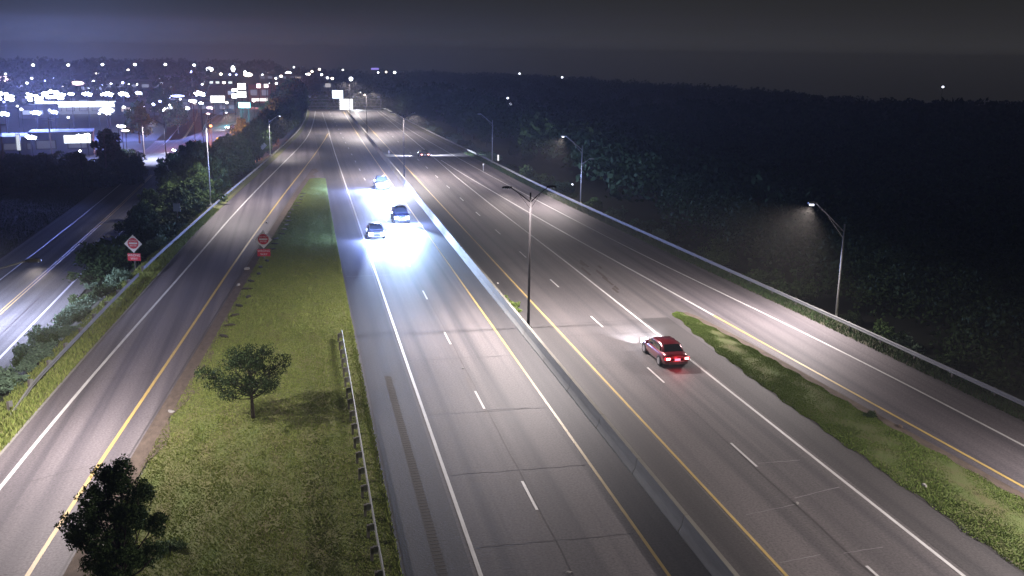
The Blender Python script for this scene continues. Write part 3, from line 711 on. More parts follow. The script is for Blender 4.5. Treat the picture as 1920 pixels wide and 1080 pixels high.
beams(c1, 26000, 6.5, 40, hl=2.9, z=1.0, blend=.8, col=(.62,.75,1.0)); beams(c2, 60000, 2.7, 36, z=0.9, blend=.9, col=(.45,.66,1.0)); beams(c3, 11000, 5.0, 42, aside=-2.5, blend=.9, col=(.66,.78,1.0))
c4 = car('small far car going away, its beams spreading on both sides of it', DKG, 23.4, 192.0, 0.0, 'sedan', False)
for s in (-1, 1):
    light('headlight_beam', 'SPOT', (s*0.7, 2.45, 0.7), 34000, (0.75,0.8,1.0), c4, target=(s*9, 3.6, 0.0), spot_size=math.radians(60), spot_blend=0.8, shadow_soft_size=0.1)

# ------------------------------------------------------------------ overhead gantry with glowing sign beyond the crest
gy = 372.0
rt = thing('sign_gantry', 'overhead steel gantry with a glowing white sign panel where the highway drops out of sight', 'gantry', (0, gy, 0))
xl, zt_g = 2.1, 2.6
obj('gantry_post', MB().tube([(xl,0,-6),(xl,0,zt_g+0.4)], 0.22, 8), GALV, rt); obj('gantry_post', MB().tube([(29.5,0,-6),(29.5,0,zt_g+0.2)], 0.22, 8), GALV, rt)
for zz in (zt_g, zt_g-1.2, zt_g-2.4, zt_g-3.5):
    obj('gantry_chord', MB().box(xl,29.5,-0.12,0.12,zz-0.16,zz+0.16), GALV, rt)
mb = MB()
for i in range(19):
    xx = xl+1.45*i; mb.tube([(xx,0.0,zt_g-3.5),(xx+1.45*(1 if i % 2 else 1),0.0,zt_g)] if i % 2 else [(xx,0,zt_g),(xx+1.45,0,zt_g-3.5)], 0.06, 5)
obj('lattice', mb, GALV, rt)
sp = obj('sign_panel', MB().box(14.4,19.2,-0.5,-0.3,-1.6,2.9), lamp_emit('gantry', (1,1,1), 1.6), rt)
mb = MB()
for i in range(5): mb.box(14.4, 16.6, -0.52, -0.50, -1.2+i*0.8, -1.05+i*0.8)
obj('sign_bars', mb, mat('sign_grey', (0.5,0.5,0.5), 0.6), sp)
light('streak_light', 'SPOT', (20.5, -3, 1.6), 14000, (0.9,0.95,1.0), rt, target=(26, -30, -0.5), spot_size=math.radians(80), spot_blend=0.5, shadow_soft_size=0.5)  # spot added beside the panel to throw a light streak on the road

# ------------------------------------------------------------------ trees
def grow(h, trunk_h, crown_r, crown_h, n_limb, n_leaf, leaf, lm, r0=0.16, seed=0, flat_=0.6, cl=1.0, skew=0.0):
    rs = random.Random(seed); tm = MB(); cs = []; rd = []
    top = Vector((rs.uniform(-.2,.2)*crown_r*.3, rs.uniform(-.2,.2)*crown_r*.3, trunk_h+crown_h*.45))
    tm.tube([(0,0,-0.4),(top.x*.2,top.y*.2,trunk_h*.5),(top.x*.5,top.y*.5,trunk_h),tuple(top)], [r0*1.3, r0, r0*.8, r0*.35], 8)
    for i in range(n_limb):
        a = 2*math.pi*(i*0.618+rs.random()*.12); t = (i+0.5)/n_limb
        rr_ = crown_r*math.sqrt(max(0.05, 1-(2*t-0.85)**2*0.9))*rs.uniform(.55, .95)
        st = Vector((top.x*.5, top.y*.5, trunk_h*(0.85)+crown_h*.35*t))
        en = Vector((math.cos(a)*rr_-skew*(1-t)*rs.random(), math.sin(a)*rr_, trunk_h+crown_h*(0.08+.84*t)))
        mid = st.lerp(en, .5)+Vector((0,0,-crown_h*.04+rs.uniform(0,.1)))
        tm.tube([tuple(st), tuple(mid), tuple(en)], [r0*.42, r0*.25, r0*.08], 5)
        for q in range(3):
            e2 = mid.lerp(en, rs.uniform(.2, 1))+Vector((rs.uniform(-1,1), rs.uniform(-1,1), rs.uniform(-.3,.7)))*crown_r*.3
            tm.tube([tuple(mid.lerp(en, rs.uniform(0,.6))), tuple(e2)], [r0*.16, r0*.05], 4)
            cs.append(tuple(e2)); rd.append(cl*crown_r*rs.uniform(.16, .3))
        cs.append(tuple(en)); rd.append(cl*crown_r*rs.uniform(.2, .38))
    cs.append((top.x, top.y, trunk_h+crown_h*.8)); rd.append(crown_r*.35)
    V = leaf_cloud(cs, rd, n_leaf, leaf*.6, leaf*1.3, flat_)
    return tm.mesh('trunk', BARK, True), cloud_mesh('crown', V, lm)
def belt_size(x, y, z, s):
    """height of a belt tree that leaves the town open to view, 0 where none stands"""
    while s > .25:
        a, b = seen_at(x-2.4*s, y, z+7.0*s)
        if a > np.interp(b, [110, 150, 180, 220, 250, 280, 330, 400, 470], [555, 525, 500, 476, 428, 345, 318, 232, 205]): return s
        s *= .85
    return 0
def tree(name, label, cat, x, y, z, meshes, rz=0, s=1.0, group=None):
    root = thing(name, label, cat, (x, y, z), rz, group); root.scale = s if hasattr(s, '__len__') else (s, s, s)
    link('trunk', meshes[0], root); link('crown', meshes[1], root); return root
mat_tree = leaf_mat('leaves_tree', (0.014,0.027,0.010), (0.034,0.058,0.02))
tree('small_tree', 'small spreading tree alone in the grass island casting a shadow toward the guardrail', 'tree', -3.15, 53.0, 0.0, grow(4.7, 1.4, 2.3, 3.0, 24, 13000, 0.055, mat_tree, 0.10, 13, 0.5, .78, 1.1))
tree('leafy_tree', 'dense dark tree at the bottom left corner beside the yellow line', 'tree', -6.85, 34.0, 0.0, grow(6.0, 1.2, 1.65, 5.0, 22, 42000, 0.05, LEAFM, 0.13, 5, 0.8, .85), 0.6)

embank = [grow(8, 1.8, 3.0, 6.2, 14, 5200, 0.26, LEAFD, 0.18, 20+i, 0.8) for i in range(3)]+[grow(8, 1.5, 2.6, 6.6, 12, 4200, 0.26, LEAFM, 0.16, 40, 0.8)]
rsd = random.Random(11); k = 0
spots = []
for y in np.arange(128, 345, 6.0):
    xr = float(xM(y))-3.2; depth = 14 if y < 200 else 22
    for j in range(3 if y > 170 else 2):
        spots.append((xr-rsd.uniform(0.5, 1.5)-j*depth/3*rsd.uniform(.8, 1.1), y+rsd.uniform(-2.5, 2.5)))
hts = lambda y: np.interp(y, [100, 130, 165, 200, 250, 300, 345], [3.0, 5.5, 7.2, 10.0, 14.0, 16.0, 17.0])
for (x, y) in spots:
    m_ = embank[rsd.randrange(4)]; s = float(hts(y))/8.0*rsd.uniform(.75, 1.05)
    if x < -18.5 and y < 200: continue
    s = belt_size(x, y, float(zground(x, y)), s)
    if not s: continue
    tree('embankment_tree', 'dark leafy tree in the belt between the left guardrail and the frontage road', 'tree', x, y, float(zground(x, y)), m_, rsd.uniform(0, 6.28), (s*.95, s*.95, s), 'trees on the left embankment')['label'] = ('tall ' if s > 1.2 else 'low ' if s < .6 else 'mid-height ')+('greener' if m_ is embank[3] else 'dark')+' tree '+('right behind the left guardrail' if x > float(xM(y))-7 else 'deep in the left belt')+(', before the tall silver lamp pole' if y < 134 else ', between the two left lamp poles' if y < 200 else ', beyond the far left lamp pole' if y < 270 else ', near the highway crest')
for i in range(15):
    y = 104+i*5.2+rsd.uniform(-1.5, 1.5); x = -19.3+rsd.uniform(-1, 1.6)+max(0, (y-140)*.04)
    if not belt_size(x, y, -2.0, .5): continue
    tree('slope_tree', 'dark bushy tree at the foot of the left slope beside the frontage road', 'tree', x, y, float(zground(x, y)), embank[rsd.randrange(4)], rsd.uniform(0, 6.28), (float(np.interp(y, [104, 180], [.42, .95]))*rsd.uniform(.8, 1.1)), 'dark trees at the foot of the left slope')
# trees behind the crest on the right, edge of the wood
for i in range(16):
    y = 200+i*13+rsd.uniform(-4, 4); x = float(xR(y))+5+rsd.uniform(1, 8)+(0 if y > 300 else 5); s = float(np.interp(y, [200, 290, 400], [0.45, 0.9, 1.7]))*rsd.uniform(.8, 1.1)
    tree('woodland_edge_tree', 'dark tree at the edge of the wood behind the right guardrail', 'tree', x, y, float(zground(x, y)), embank[rsd.randrange(3)], rsd.uniform(0, 6.28), s, 'trees along the edge of the right-hand wood')
# low shrubs on the left slope beside the frontage road
shrub = []
for i in range(4):
    rs_ = random.Random(60+i); cs = [(rs_.uniform(-.9,.9), rs_.uniform(-1.1,1.1), rs_.uniform(.2,.95)) for _ in range(9)]
    V = leaf_cloud(cs, [rs_.uniform(.35,.7) for _ in cs], 1500, 0.07, 0.15, 0.8); V[:,2] = np.maximum(V[:,2], 0.0)
    shrub.append((cloud_mesh('foliage', V, (LEAFB, LEAFB, LEAFM, LEAFD)[i]), MB().tube([(0,0,-.3),(0.05,0,.8)], [.04,.02], 5).mesh('stem', BARK)))
def shrub_at(x, y, s, label, group, m=None, name='shrub'):
    mm = m or shrub[rsd.randrange(4)]; r = thing(name, label, 'shrub', (x, y, float(zground(x, y))), rsd.uniform(0, 6.28), group); r.scale = (s, s, s*rsd.uniform(.7, 1.15))
    link('foliage', mm[0], r); link('stem', mm[1], r)
for i in range(75):
    y = 46+i*1.15+rsd.uniform(-.6, .6); lo = -20.2; hi = float(xM(y))-1.3
    x = rsd.uniform(lo, hi); q = rsd.choice((0, 1, 0, 1, 2, 3)); big = rsd.uniform(.55, 1.05)
    shrub_at(x, y, big, ('large ' if big > .85 else 'low ')+('pale blue-green', 'pale blue-green', 'mid-green', 'dark green')[q]+(' shrub at the edge of the frontage road' if x < -18.6 else ' shrub close to the left guardrail' if x > -17.2 else ' shrub halfway up the left slope')+(', nearer than the sign' if y < 90 else ', around the diamond sign'), 'shrubs on the left slope', shrub[q])
for i in range(60):
    y = 98+i*1.5; x = rsd.uniform(-21.0, float(xM(y))-1.8); shrub_at(x, y, rsd.uniform(1.2, 2.3), 'dark shrub below the left guardrail, '+('left of the square sign back' if y < 120 else 'around the tall silver lamp pole' if y < 150 else 'past the tall silver lamp pole'), 'dark shrubs left of the guardrail', shrub[3])
for i in range(60):
    y = 40+i*4.6+rsd.uniform(-2, 2); dx = rsd.uniform(1.8, 7.5); x = float(xR(y))+dx; shrub_at(x, y, rsd.uniform(.8, 1.9), 'dim shrub '+('touching' if dx < 4 else 'down the slope behind')+' the right guardrail, '+('nearer than the nearest lamp pole' if y < 67 else 'between first and second lamp pole' if y < 127 else 'between second and third lamp pole' if y < 181 else 'past the third lamp pole'), 'shrubs beyond the right guardrail', shrub[rsd.choice((2, 3, 0))])
shrub_at(-5.9, 38.6, 0.5, 'small weedy bush at the gravel edge behind the dense dark tree', None, shrub[2], 'bush')
shrub_at(31.3, 47.3, 0.32, 'tiny dark bush on the gravel side of the bright grass median', None, shrub[3], 'bush')

# the wood on the right: one dark mass of crowns
V = []
def crown_blob(x, y, z, r, h, n, ls=1.0):
    d = rng.normal(size=(n, 3)); d /= np.linalg.norm(d, axis=1)[:,None]; d[:,2] = np.abs(d[:,2])*1.0-0.15
    P = np.array([x, y, z+h-r*1.0])+d*np.array([r, r, r*1.15])*(0.72+.36*rng.random(n))[:,None]
    s = ls*r*rng.uniform(.10, .22, n); a = rng.normal(size=(n, 3)); a /= np.linalg.norm(a, axis=1)[:,None]; b = np.cross(a, rng.normal(size=(n, 3))); b /= np.linalg.norm(b, axis=1)[:,None]
    a *= s[:,None]; b *= (s*.7)[:,None]
    return np.stack([P-a, P-b, P+a, P+b], 1).reshape(-1, 3)
cnt = 0
for _ in range(9000):
    a = math.radians(rsd.uniform(4.5, 50)); De = np.interp(math.degrees(a), [0, 6, 12, 20, 30, 39, 60], [1450, 1300, 1150, 880, 640, 520, 420])
    D = rsd.uniform(0.01, 1.0)**0.75*De+30; x = D*math.sin(a); y = D*math.cos(a)
    if x-float(xR(min(y, 420)))-9 < 0 or y < 22: continue
    if y > 420 and x < 45: continue
    z = float(zground(x, y)); h = float(np.interp(D, [60, 150, 400], [4.5, 9, 14]))*rsd.uniform(.8, 1.12); r = rsd.uniform(2.6, 4.4)*(1+D/900)
    V.append(crown_blob(x, y, z, r, h, 900 if D < 130 else (260 if D < 300 else 60), .30 if D < 130 else (.6 if D < 300 else 1))); cnt += 1
    if cnt > 3200: break
tag(link('woodland', cloud_mesh('woodland', np.vstack(V), LEAFD)), 'dark unbroken wood filling the right half behind the guardrail', 'woodland', kind='stuff')
# far dark tree masses among the town lights
V = []
for _ in range(520):
    px = rsd.uniform(-60, 760); py = rsd.choice((rsd.uniform(128, 150), rsd.uniform(150, 215), rsd.uniform(131, 140)))
    if py > 160 and 60 < px < 300 and rsd.random() < .75: continue
    if 375 < px < 510 and 145 < py < 250: continue
    zz = -4; x, y = g(px, py, zz); 
    if y > 1500: continue
    z = float(zground(x, y)); V.append(crown_blob(x, y, z, rsd.uniform(4, 7)*(y/700+.4), rsd.uniform(7, 12), 70))
tag(link('town_trees', cloud_mesh('town_trees', np.vstack(V), LEAFD)), 'scattered dark tree masses between the far town lights', 'trees', kind='stuff')
for px, py, s, lb in ((205, 318, .95, 'dark tree by the side road at the far left'), (262, 268, 1.25, 'broad dark tree silhouette beyond the bright junction'), (335, 250, 1.1, 'dark round tree left of the orange-lit road'), (300, 225, 1.3, 'dark tree below the row of town floodlights'), (150, 335, .6, 'low dark tree on the near side of the side road'), (240, 340, .5, 'small dark bush at the mouth of the junction'), (455, 270, .8, 'dark tree at the right end of the orange-lit road')):
    x, y = g(px, py, -2); tree('dark_tree', lb, 'tree', x, y, -2.1, embank[rsd.randrange(3)], rsd.uniform(0, 6), s)

V = []
for _ in range(230):
    px = rsd.uniform(-20, 262); py = rsd.uniform(306, 352)-max(0, px-200)*.1; x, y = g(px, py, -2)
    V.append(crown_blob(x, y, -2.2, rsd.uniform(.9, 2.0), rsd.uniform(1.0, 3.2), 260, .8))
tag(link('hedge_growth', cloud_mesh('hedge_growth', np.vstack(V), LEAFD)), 'dark scrub along the near side of the side road at the far left', 'scrub', kind='stuff')
# ------------------------------------------------------------------ town: buildings
def building(label, px, py, wd, dp, ht, wall, rz=0.0, windows=0, lit=None, roofcol=(0.12,0.12,0.13), name='building', z=ZF):
    x, y = g(px, py, z); rt = thing(name, label, 'building', (x, y, z), rz)
    obj('wall', MB().box(-wd/2,wd/2,0,dp,-1,ht), wall, rt)
    obj('roof', MB().box(-wd/2-.2,wd/2+.2,-.2,dp+.2,ht,ht+.35), mat('roof_%d' % int(roofcol[0]*100), roofcol, 0.8), rt)
    for i in range(windows):
        xx = -wd/2+wd*(i+.5)/windows; ww = wd/windows*.33
        f = obj('window', MB().box(xx-ww,xx+ww,-.10,-.003,ht*.3,ht*.72), TRIM, rt)
        obj('pane', MB().box(xx-ww*.88,xx+ww*.88,-.13,-.105,ht*.34,ht*.69), lit if lit else GLASS, f)
    return rt
WW = mat('wall_grey', (0.35,0.36,0.38), 0.8, noise=((.3,.3,.3),.5,(0.28,0.28,0.3))); WR = mat('wall_red', (0.35,0.08,0.08), 0.8); WB = mat('wall_dark', (0.10,0.10,0.12), 0.8)
E_STORE = lamp_emit('store', (0.85,0.93,1.0), 2.2)
E_WIN = lamp_emit('window', (0.6,0.65,0.95), 0.25)
b = building('long low store with a brilliantly lit white canopy at the far left', 145, 214, 24, 16, 3.4, WW, 0.15, 6, E_WIN)
obj('lit_canopy', MB().box(-12.5,12.5,-3.2,-0.25,2.5,4.3), E_STORE, b)
building('wide dark warehouse behind the lit store', 60, 199, 34, 20, 4.2, WB, 0.1, 8, E_WIN)
building('dark low building with two lit windows at the far left edge', 22, 292, 13, 9, 3.6, WB, 0.2, 3, lamp_emit('dimwin', (0.5,0.5,0.6), 0.1))
b = building('small dark building with a white lit shopfront beside the side road', 118, 292, 12, 8, 4.6, WB, 0.15, 2, lamp_emit('dimwin2', (0.5,0.5,0.6), 0.1))
obj('shopfront', MB().box(0.5,5.6,-.3,-.02,2.6,4.2), E_STORE, b)
building('red-walled shop in front of the far left trees', 487, 189, 9.5, 8, 7.0, WR, 0.0, 2, E_WIN)
building('shop with pale fascia left of the cyan sign', 408, 212, 13, 9, 4.0, WW, 0.1, 4, E_WIN)
building('pale low building beyond the row of floodlights', 300, 203, 22, 12, 3.5, WW, 0.1, 5, E_WIN)
building('pale flat-roofed building beside the bright billboard, left', 597, 185, 13, 8, 1.6, WW, 0.0, 3, E_WIN, z=-3)
building('low building right of the billboard with a lit eave', 686, 186, 16, 8, 2.2, WB, 0.0, 3, E_WIN, z=-3)
building('small white house above the highway crest', 613, 168, 7, 6, 3.6, WW, 0.0, 1, E_WIN, z=-3)
building('distant grey office block on the horizon left of centre', 520, 152, 26, 16, 5, WB, 0.0, 5, E_WIN)
building('distant dark warehouse under the horizon lights', 250, 170, 44, 20, 5, WB, 0.0, 7, lamp_emit('dimwin3', (0.6,0.65,0.9), 0.4))
rb = random.Random(31)
for i in range(20):
    px = rb.uniform(10, 560); py = rb.choice((rb.uniform(150, 175), rb.uniform(175, 228)))
    if py > 205 and px > 330: continue
    em_ = lamp_emit('shopwin%d' % (i % 4), ((.8,.85,1),(1,.8,.7),(.6,.7,1),(.9,1,.95))[i % 4], (.9,.5,.7,1.5)[i % 4])
    building('small dark shop with a lit front in the crowded town on the left', px, py, rb.uniform(9, 20), rb.uniform(7, 12), rb.uniform(3, 5), (WB, WW, WB)[i % 3], rb.uniform(-.2, .3), rb.randrange(2, 6), em_)['group'] = 'small shops crowded in the far town'
# far road on the right, faintly lit
flat('far_road', [(776,222),(860,224),(872,217),(778,213)], -3.0, ASPHF, 2.6)
light('far_road_light', 'SPOT', (*g(800, 217, -0.4), 6.0), 9000, (0.8,0.9,1.0), None, target=(*g(820, 219, -0.4), -0.4), spot_size=math.radians(140), spot_blend=.6, shadow_soft_size=.3)

# ------------------------------------------------------------------ town: lit signs and lamps
def lit_sign(label, px, py, z, w, h, em, name='lit_sign', post=True, cat='sign', py_base=None):
    x, y = g(px, py, z); zg_ = float(zground(x, y)); rt = thing(name, label, cat, (x, y, zg_), 0)
    zc = z-zg_
    obj('sign_panel', MB().box(-w/2,w/2,-.15,.15,zc-h/2,zc+h/2), em, rt)
    obj('frame', MB().box(-w/2-.12,w/2+.12,.16,.3,zc-h/2-.12,zc+h/2+.12), TRIM, rt)
    for s in ((-1, 1) if w > 3 else (0,)): obj('post', MB().box(s*w*.35-.12,s*w*.35+.12,.31,.5,-1,zc-h/2+.3), POLED, rt)
    return rt
def mpp(px, py, z):
    x, y = g(px, py, z); return math.hypot(x, y)/1836
def ls(label, px, py, z, wpx, hpx, em, **k):
    q = mpp(px, py, z); return lit_sign(label, px, py, z, wpx*q, hpx*q, em, **k)
bb = ls('glowing blue-white billboard above the highway crest', 633, 177, 3.0, 19, 14, lamp_emit('billboard', (0.75,0.85,1.0), 3.0), name='billboard', cat='billboard')
light('billboard_glow', 'POINT', (0,-4,7), 4000, BLUEW, bb, shadow_soft_size=1.0)
ls('wide white lit sign left of the cyan sign', 408, 186, 3.5, 24, 12, lamp_emit('widesign', (1,1,0.97), 2.2))
ls('round white lit sign, topmost of the stack above the cyan sign', 453, 162, 7.0, 13, 10, E_WHITE)
ls('square cream lit sign directly above the cyan sign', 453, 177, 6.0, 16, 11, lamp_emit('cream', (1,0.93,0.85), 2.2))
ls('small oval white sign left of the round one', 440, 169, 6.5, 10, 4, E_WHITE)
ls('small white lit panel left of the cream sign', 439, 180, 6.0, 8, 7, E_WHITE)
cy = ls('cyan glowing lit sign beside the shop forecourt', 458, 197, 4.0, 20, 9, E_CYAN)
light('cyan_glow', 'POINT', (0,-4,3.5), 16000, (0.1,0.75,0.95), cy, shadow_soft_size=.6)
ls('pink lit square sign on the red shop, left one', 485, 161, 7.0, 7, 7, E_PINK); ls('pink-white lit square sign on the red shop, right one', 499, 161, 7.0, 7, 6, lamp_emit('pinkw', (1,.85,.85), 4.0))
ls('small cream panel sign above the highway crest, left of the billboard', 615, 160, 4.0, 10, 7, lamp_emit('panel', (0.8,0.75,0.78), .6))
ls('thin pale upright board at the far left beside the dark building', 34, 267, 2.0, 5, 26, lamp_emit('board', (0.75,0.8,0.9), .9))
ls('long white lit fascia strip in front of the red shop', 487, 187, 1.5, 28, 5, lamp_emit('fascia', (1,0.9,0.85), 1.6))
ls('purple sign glowing on the horizon above the highway', 703, 129, 2.0, 14, 3.5, lamp_emit('purple', (0.4,0.3,1.0), 1.2))

light('shop_glow', 'POINT', (*g(487, 184, 1.5)[:1], g(487, 184, 1.5)[1]-5, 4.0), 9000, (1.0,0.35,0.35), None, shadow_soft_size=.6)
lampg = {}
def town_lamp(px, py, size, em, z=6.0, label=None, group=None, cat='street lamp', name='town_lamp', lw=None, glow_=0, gc=BLUEW, shape=(1, .8)):
    x, y = g(px, py, z); D = math.hypot(x, y); q = D/1836; zg_ = float(zground(x, y)); r = max(.12, size*q/2*(1.05 if size > 10 and shape == (1, .8) else 1))
    key = (em.name,)
    if key not in lampg:
        head = MB(); head.loft([[(r_*math.cos(2*math.pi*i/10), r_*math.sin(2*math.pi*i/10), zz) for i in range(10)] for r_, zz in ((.3,-.95),(.75,-.65),(1,0),(.75,.65),(.3,.95))])
        lampg[key] = head.mesh('lamp_head', em, True)
        lampg.setdefault('pole', MB().tube([(0,0,-1),(0,0,1)], .5, 6).mesh('pole', POLED))
    if name == 'floodlight' and ('rack', em.name) not in lampg:
        ms = []
        for v_ in range(3):
            rk = MB(); rr_ = random.Random(v_+5)
            for cx, cz in ((-.72,.05),(-.25,.3),(.3,.22),(.74,-.02),(-.4,-.3),(.15,-.28),(.55,-.42)):
                a = rr_.uniform(.2,.34); b = rr_.uniform(.14,.26); cx += rr_.uniform(-.1,.1)
                rk.loft([[(cx+a*q*math.cos(2*math.pi*i/8), dy, cz+b*q*math.sin(2*math.pi*i/8)) for i in range(8)] for dy, q in ((-.2,.8),(-.1,1),(.15,.5))])
            ms.append(rk.mesh('lamp_head', em))
        lampg[('rack', em.name)] = ms
    rt = thing(name, label, cat, (x, y, zg_), 0, group); zc = z-zg_
    h = link('lamp_head', lampg[('rack', em.name)][int(px) % 3] if name == 'floodlight' else lampg[key], rt, (0, 0, zc)); h.scale = (r*shape[0], r*shape[0], r*shape[1])
    p = link('pole', lampg['pole'], rt, (0, r*0.2+.1, zc/2)); p.scale = (.14, .14, zc/2)
    if glow_: light('lamp_glow', 'POINT', (0, -r*1.3, zc), glow_, gc, rt, shadow_soft_size=max(.3, r*.6))
    return rt
# the great floodlights of the lot
FG = [(8,180,32,'blazing white floodlight cut by the left edge of the view',90000),(65,183,28,'blazing white floodlight, left one of the merged pair above the lit store',90000),(100,177,34,'biggest blazing floodlight, right one of the merged pair above the lit store',120000),
      (133,176,10,'thin white floodlight just right of the biggest floodlight',0),(163,176,15,'bright floodlight, first of the row right of the lit store',20000),(202,176,16,'bright floodlight, second of the row right of the lit store',20000),(231,176,16,'bright floodlight, third of the row right of the lit store',20000),(260,174,11,'smaller floodlight ending the row right of the lit store',8000),
      (374,175,19,'bright floodlight high above the frontage road beside the tall lamp pole',26000),(67,211,15,'floodlight hanging below the merged pair at the far left',9000),(102,210,11,'dimmer floodlight below the biggest floodlight',5000),(8,213,16,'oval floodlight low at the left edge',6000),
      (58,257,16,'low bright lamp on the dark building at the far left',5000),(150,256,18,'bright lamp above the small white shopfront',6000),(163,252,9,'small oval lamp beside the shopfront lamp',0),(393,202,11,'pinkish lamp over the frontage road behind the tall lamp pole',3000),(390,213,7,'small white lamp under the pinkish lamp',0),(361,189,12,'oval lamp left of the wide white sign',2000),(377,193,8,'small lamp between oval lamp and wide white sign',0)]
for px, py, sz, lb, gl in FG:
    town_lamp(px, py, sz, E_PINK if 'pinkish' in lb else E_FLOOD, 9.0 if py < 200 else (6.0 if py < 230 else 2.6), lb, 'floodlights of the car lots', 'floodlight', 'floodlight', glow_=gl*.55, shape=(1, .8))
row = [(62,122),(128,122),(192,121),(253,121),(310,121),(364,122)]
for i, (px, py) in enumerate(row):
    town_lamp(px, py, 5, E_WHITE, 12.0, ('small high lamp in the evenly spaced horizon row, '+('first','second','third','fourth','fifth','sixth')[i]+' from the left'), 'evenly spaced lamps along the horizon')
small = [(240,131),(180,138),(187,137),(175,153),(191,160),(208,157),(230,155),(241,157),(303,156),(328,161),(379,158),(418,123),(436,131),(431,140),(414,139),(443,140),(467,124),(420,155),(492,140),(517,147),(527,143),(535,138),(551,126),(575,139),(585,134),(579,139),(599,130),(603,140),(614,146),(623,147),(643,131),(659,147),(709,136),(724,135),(740,136),(40,205),(128,220),(200,214),(232,201),(221,236),(350,201),(150,283),(505,157),(676,172),(684,178),(300,190),(318,197),(338,186),(287,195),(309,204),(270,200),(252,206)]
rq = random.Random(77)
small += [(rq.uniform(0, 575), rq.choice((rq.uniform(128,150), rq.uniform(150,200), rq.uniform(150, 215)))) for _ in range(30)]
for i, (px, py) in enumerate(small):
    em = (E_WHITE, E_WHITE, E_WARM, E_BLUE)[rsd.randrange(4)] if py < 200 else E_WHITE
    town_lamp(px, py, rsd.uniform(3.0, 5.5), em, 3.0 if py < 150 else 4.0, 'tiny point lamp scattered through the dark town on the left', 'tiny scattered town lamps')
for px, py, sz, em, lb, sh in ((7,148,18,E_PINK,'wide pinkish light on the horizon at the left edge',(1,.5)),(145,156,22,E_PINK,'long pinkish light above the row of floodlights',(1,.3)),(393,130,13,E_WHITE,'broad white light on the horizon above the frontage road',(1,.6)),(465,140,16,E_WARM,'long yellowish light on the horizon left of the highway',(1,.45)),(437,129,9,E_WHITE,'tall white light near the horizon between broad and yellowish lights',(.8,1.2)),(541,138,11,E_WHITE,'bright double light above the dark embankment trees',(1,.7)),(658,148,7,E_WHITE,'lone bright light right of and above the billboard',(1,1)),(235,245,10,E_WARM,'long cream light low in the town left of the junction',(1.4,.3)),(228,237,12,E_WHITE,'white light streak above the long cream light',(1.2,.4)),(200,207,26,E_STREET,'white glow lying at the right end of the lit store',(1,.4)),(320,203,14,E_STREET,'pale light patch in the middle of the town',(1,.4)),(350,203,12,E_STREET,'jagged pale light left of the wide white sign',(1,.5)),(333,180,24,E_BLUE,'thin pale blue light strip left of the high floodlight',(1,.15)),(310,183,18,E_BLUE,'faint pale blue light strip farther left',(1,.15))):
    town_lamp(px, py, sz, em, 3.0, lb, None, 'light', 'town_light', shape=sh)
for px, py, lb in ((952,184,'lonely light inside the wood, upper of two'),(957,195,'dim light inside the wood, lower of two'),(974,138,'tiny light on the wood skyline'),(1054,145,'tiny light on the wood skyline farther right'),(1768,163,'cluster light on the horizon at far right'),(1073,346,'small white light beyond the right guardrail by the two-armed pole')):
    town_lamp(px, py, 4.2, E_STREET, {952:6,957:6,974:6,1054:5,1768:8,1073:1.0}[px], lb, None, 'light', 'small_light')
x, y = g(400, 246, 0); light_o = town_lamp(395, 236, 5, lamp_emit('orange', (1,.35,.1), 6), 3.0, 'orange lamp lighting the road behind the tall silver pole', None, 'lamp', 'orange_lamp')
light('orange_light', 'POINT', (2.5,-4,2.0), 42000, (1.0,0.28,0.05), light_o, shadow_soft_size=.4)
# an oncoming car on the frontage road behind the bushes; its beams flood the junction
fc = car('white car hidden in the bushes glare at the junction with headlights on', SIL, *g(346, 287, -2), math.radians(112), 'sedan', True); fc.location.z = -1.93
for s in (-.65, .65):
    light('headlight_beam', 'SPOT', (s, 2.45, .7), 1600, (0.8,0.85,1.0), fc, target=(s*3, 7, -2.1), spot_size=math.radians(85), spot_blend=.7, shadow_soft_size=.1)
light('lot_light', 'POINT', (0, 0, 0), 1, (1,1,1)).hide_render = True
bpy.data.objects.remove(bpy.data.objects['lot_light'])
fc2 = car('car on the far stretch of the frontage road lighting the asphalt', SIL, *g(440, 243, -2), math.radians(120), 'sedan', True); fc2.location.z = -1.93
for s in (-.65, .65):
    light('headlight_beam', 'SPOT', (s, 2.45, .7), 2500, (0.85,0.88,1.0), fc2, target=(s*3, 9, -1.5), spot_size=math.radians(70), spot_blend=.7, shadow_soft_size=.1)
# utility poles
pm = MB().tube([(0,0,-.5),(0,0,8.5)], [.15,.1], 8).mesh('pole', WOOD); cmh = MB().box(-1.1,1.1,-.06,.06,7.7,7.85).mesh('crossarm', WOOD)
for px, py, lb in ((201,336,'wooden utility pole beside the dark tree at the side road'),(271,300,'wooden utility pole at the left of the bright junction'),(8,312,'wooden utility pole at the far left edge'),(98,300,'wooden utility pole by the white shopfront')):
    x, y = g(px, py, -2); rt = thing('utility_pole', lb, 'utility pole', (x, y, -2), .3, 'wooden utility poles of the side road'); link('pole', pm, rt); link('crossarm', cmh, rt)

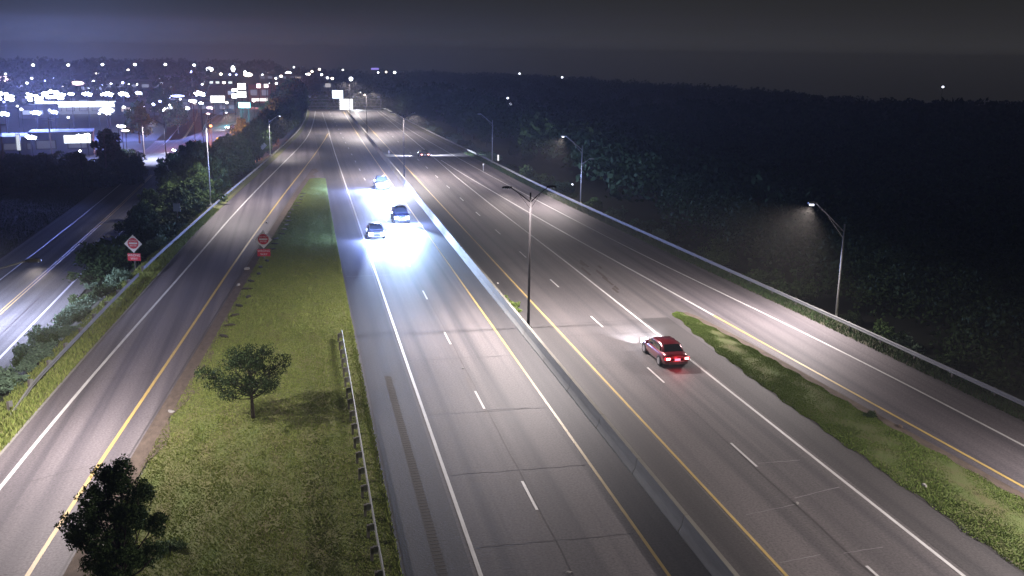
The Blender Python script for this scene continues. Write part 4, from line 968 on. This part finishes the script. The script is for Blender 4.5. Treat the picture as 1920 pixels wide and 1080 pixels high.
# ------------------------------------------------------------------ stones, litter
def stone(name, label, x, y, sx, sy, sz, mt, cat, seed, group=None, z=0.03):
    rs_ = random.Random(seed); mb = MB(); n = 7
    mb.loft([[(sx*k_*math.cos(2*math.pi*i/n)*rs_.uniform(.75,1.1), sy*k_*math.sin(2*math.pi*i/n)*rs_.uniform(.75,1.1), zz*sz) for i in range(n)] for k_, zz in ((1,0),(1.02,.5),(.7,1))])
    tag(obj(name, mb, mt, None, loc=(x, y, z), rot=(0,0,rs_.uniform(0,3))), label, cat, group)
PALE = mat('pale_rubble', (0.38,0.37,0.35), .85, noise=((9,9,9),.6,(.2,.19,.17)), bump=.6)
for px, py, w, h, lb in ((463,505,.38,.3,'pale broken concrete lump on the gravel edge just below the island sign'),(447,535,.3,.25,'smaller pale concrete lump on the gravel edge, second below the island sign'),(500,418,.25,.2,'small pale lump on the gravel edge above the island sign'),(321,771,.42,.05,'flat white slab lying at the grass edge left of the small tree'),(345,738,.3,.08,'thin orange-brown plank scrap on the gravel edge'),(139,1004,.45,.15,'white scrap lying left of the dense dark tree'),(549,741,.12,.1,'white pebble in the grass right of the small tree'),(281,1049,.14,.12,'white pebble in the grass right of the dense dark tree'),(1495,943,.22,.06,'white scrap on the dashed lane line at lower right'),(868,690,.16,.05,'small white scrap in the oncoming lane'),(1733,912,.28,.2,'pale rock at the dark edge of the bright grass median'),(1640,774,.25,.25,'brownish rock on the gravel side of the bright grass median'),(1688,800,.3,.2,'second brownish rock farther down the gravel side'),(1066,1072,.18,.05,'pale scrap on the asphalt at the bottom edge'),(933,531,.28,.12,'white litter beside the foot of the median barrier')):
    x, y = g(px, py, .05); stone('rubble' if 'concrete' in lb or 'rock' in lb else 'scrap', lb, x, y, w*.75, w*.38, h*.7, PALE if 'brown' not in lb else DIRT, 'rubble' if 'concrete' in lb or 'rock' in lb else 'litter', int(px), z=.03)
# dark clods along the gravel edge
for i in range(26):
    y = 70+i*2.9; x = float(np.interp(y, gapl[:,1], gapl[:,0]))+rsd.uniform(1.1, 1.7)
    stone('turf_clod', 'dark clod of turf overhanging the gravel edge of the grass island', x, y, .5, .22, .14, mat('clod', (0.04,0.035,0.02), .95), 'turf clod', 500+i, 'turf clods along the gravel edge')

# ------------------------------------------------------------------ haze
mb = MB().box(-1860, 1860, -420, 1860, -130, 27)
hz = obj('haze', mb, mat('haze', (1,1,1))); hz['kind'] = 'stuff'
M = hz.data.materials[0]; t = M.node_tree; t.nodes.clear()
o_ = t.nodes.new('ShaderNodeOutputMaterial'); v = t.nodes.new('ShaderNodeVolumePrincipled')
v.inputs['Color'].default_value = (1.0,0.96,0.9,1); v.inputs['Density'].default_value = 0.0005; v.inputs['Anisotropy'].default_value = 0.2
t.links.new(v.outputs[0], o_.inputs['Volume'])
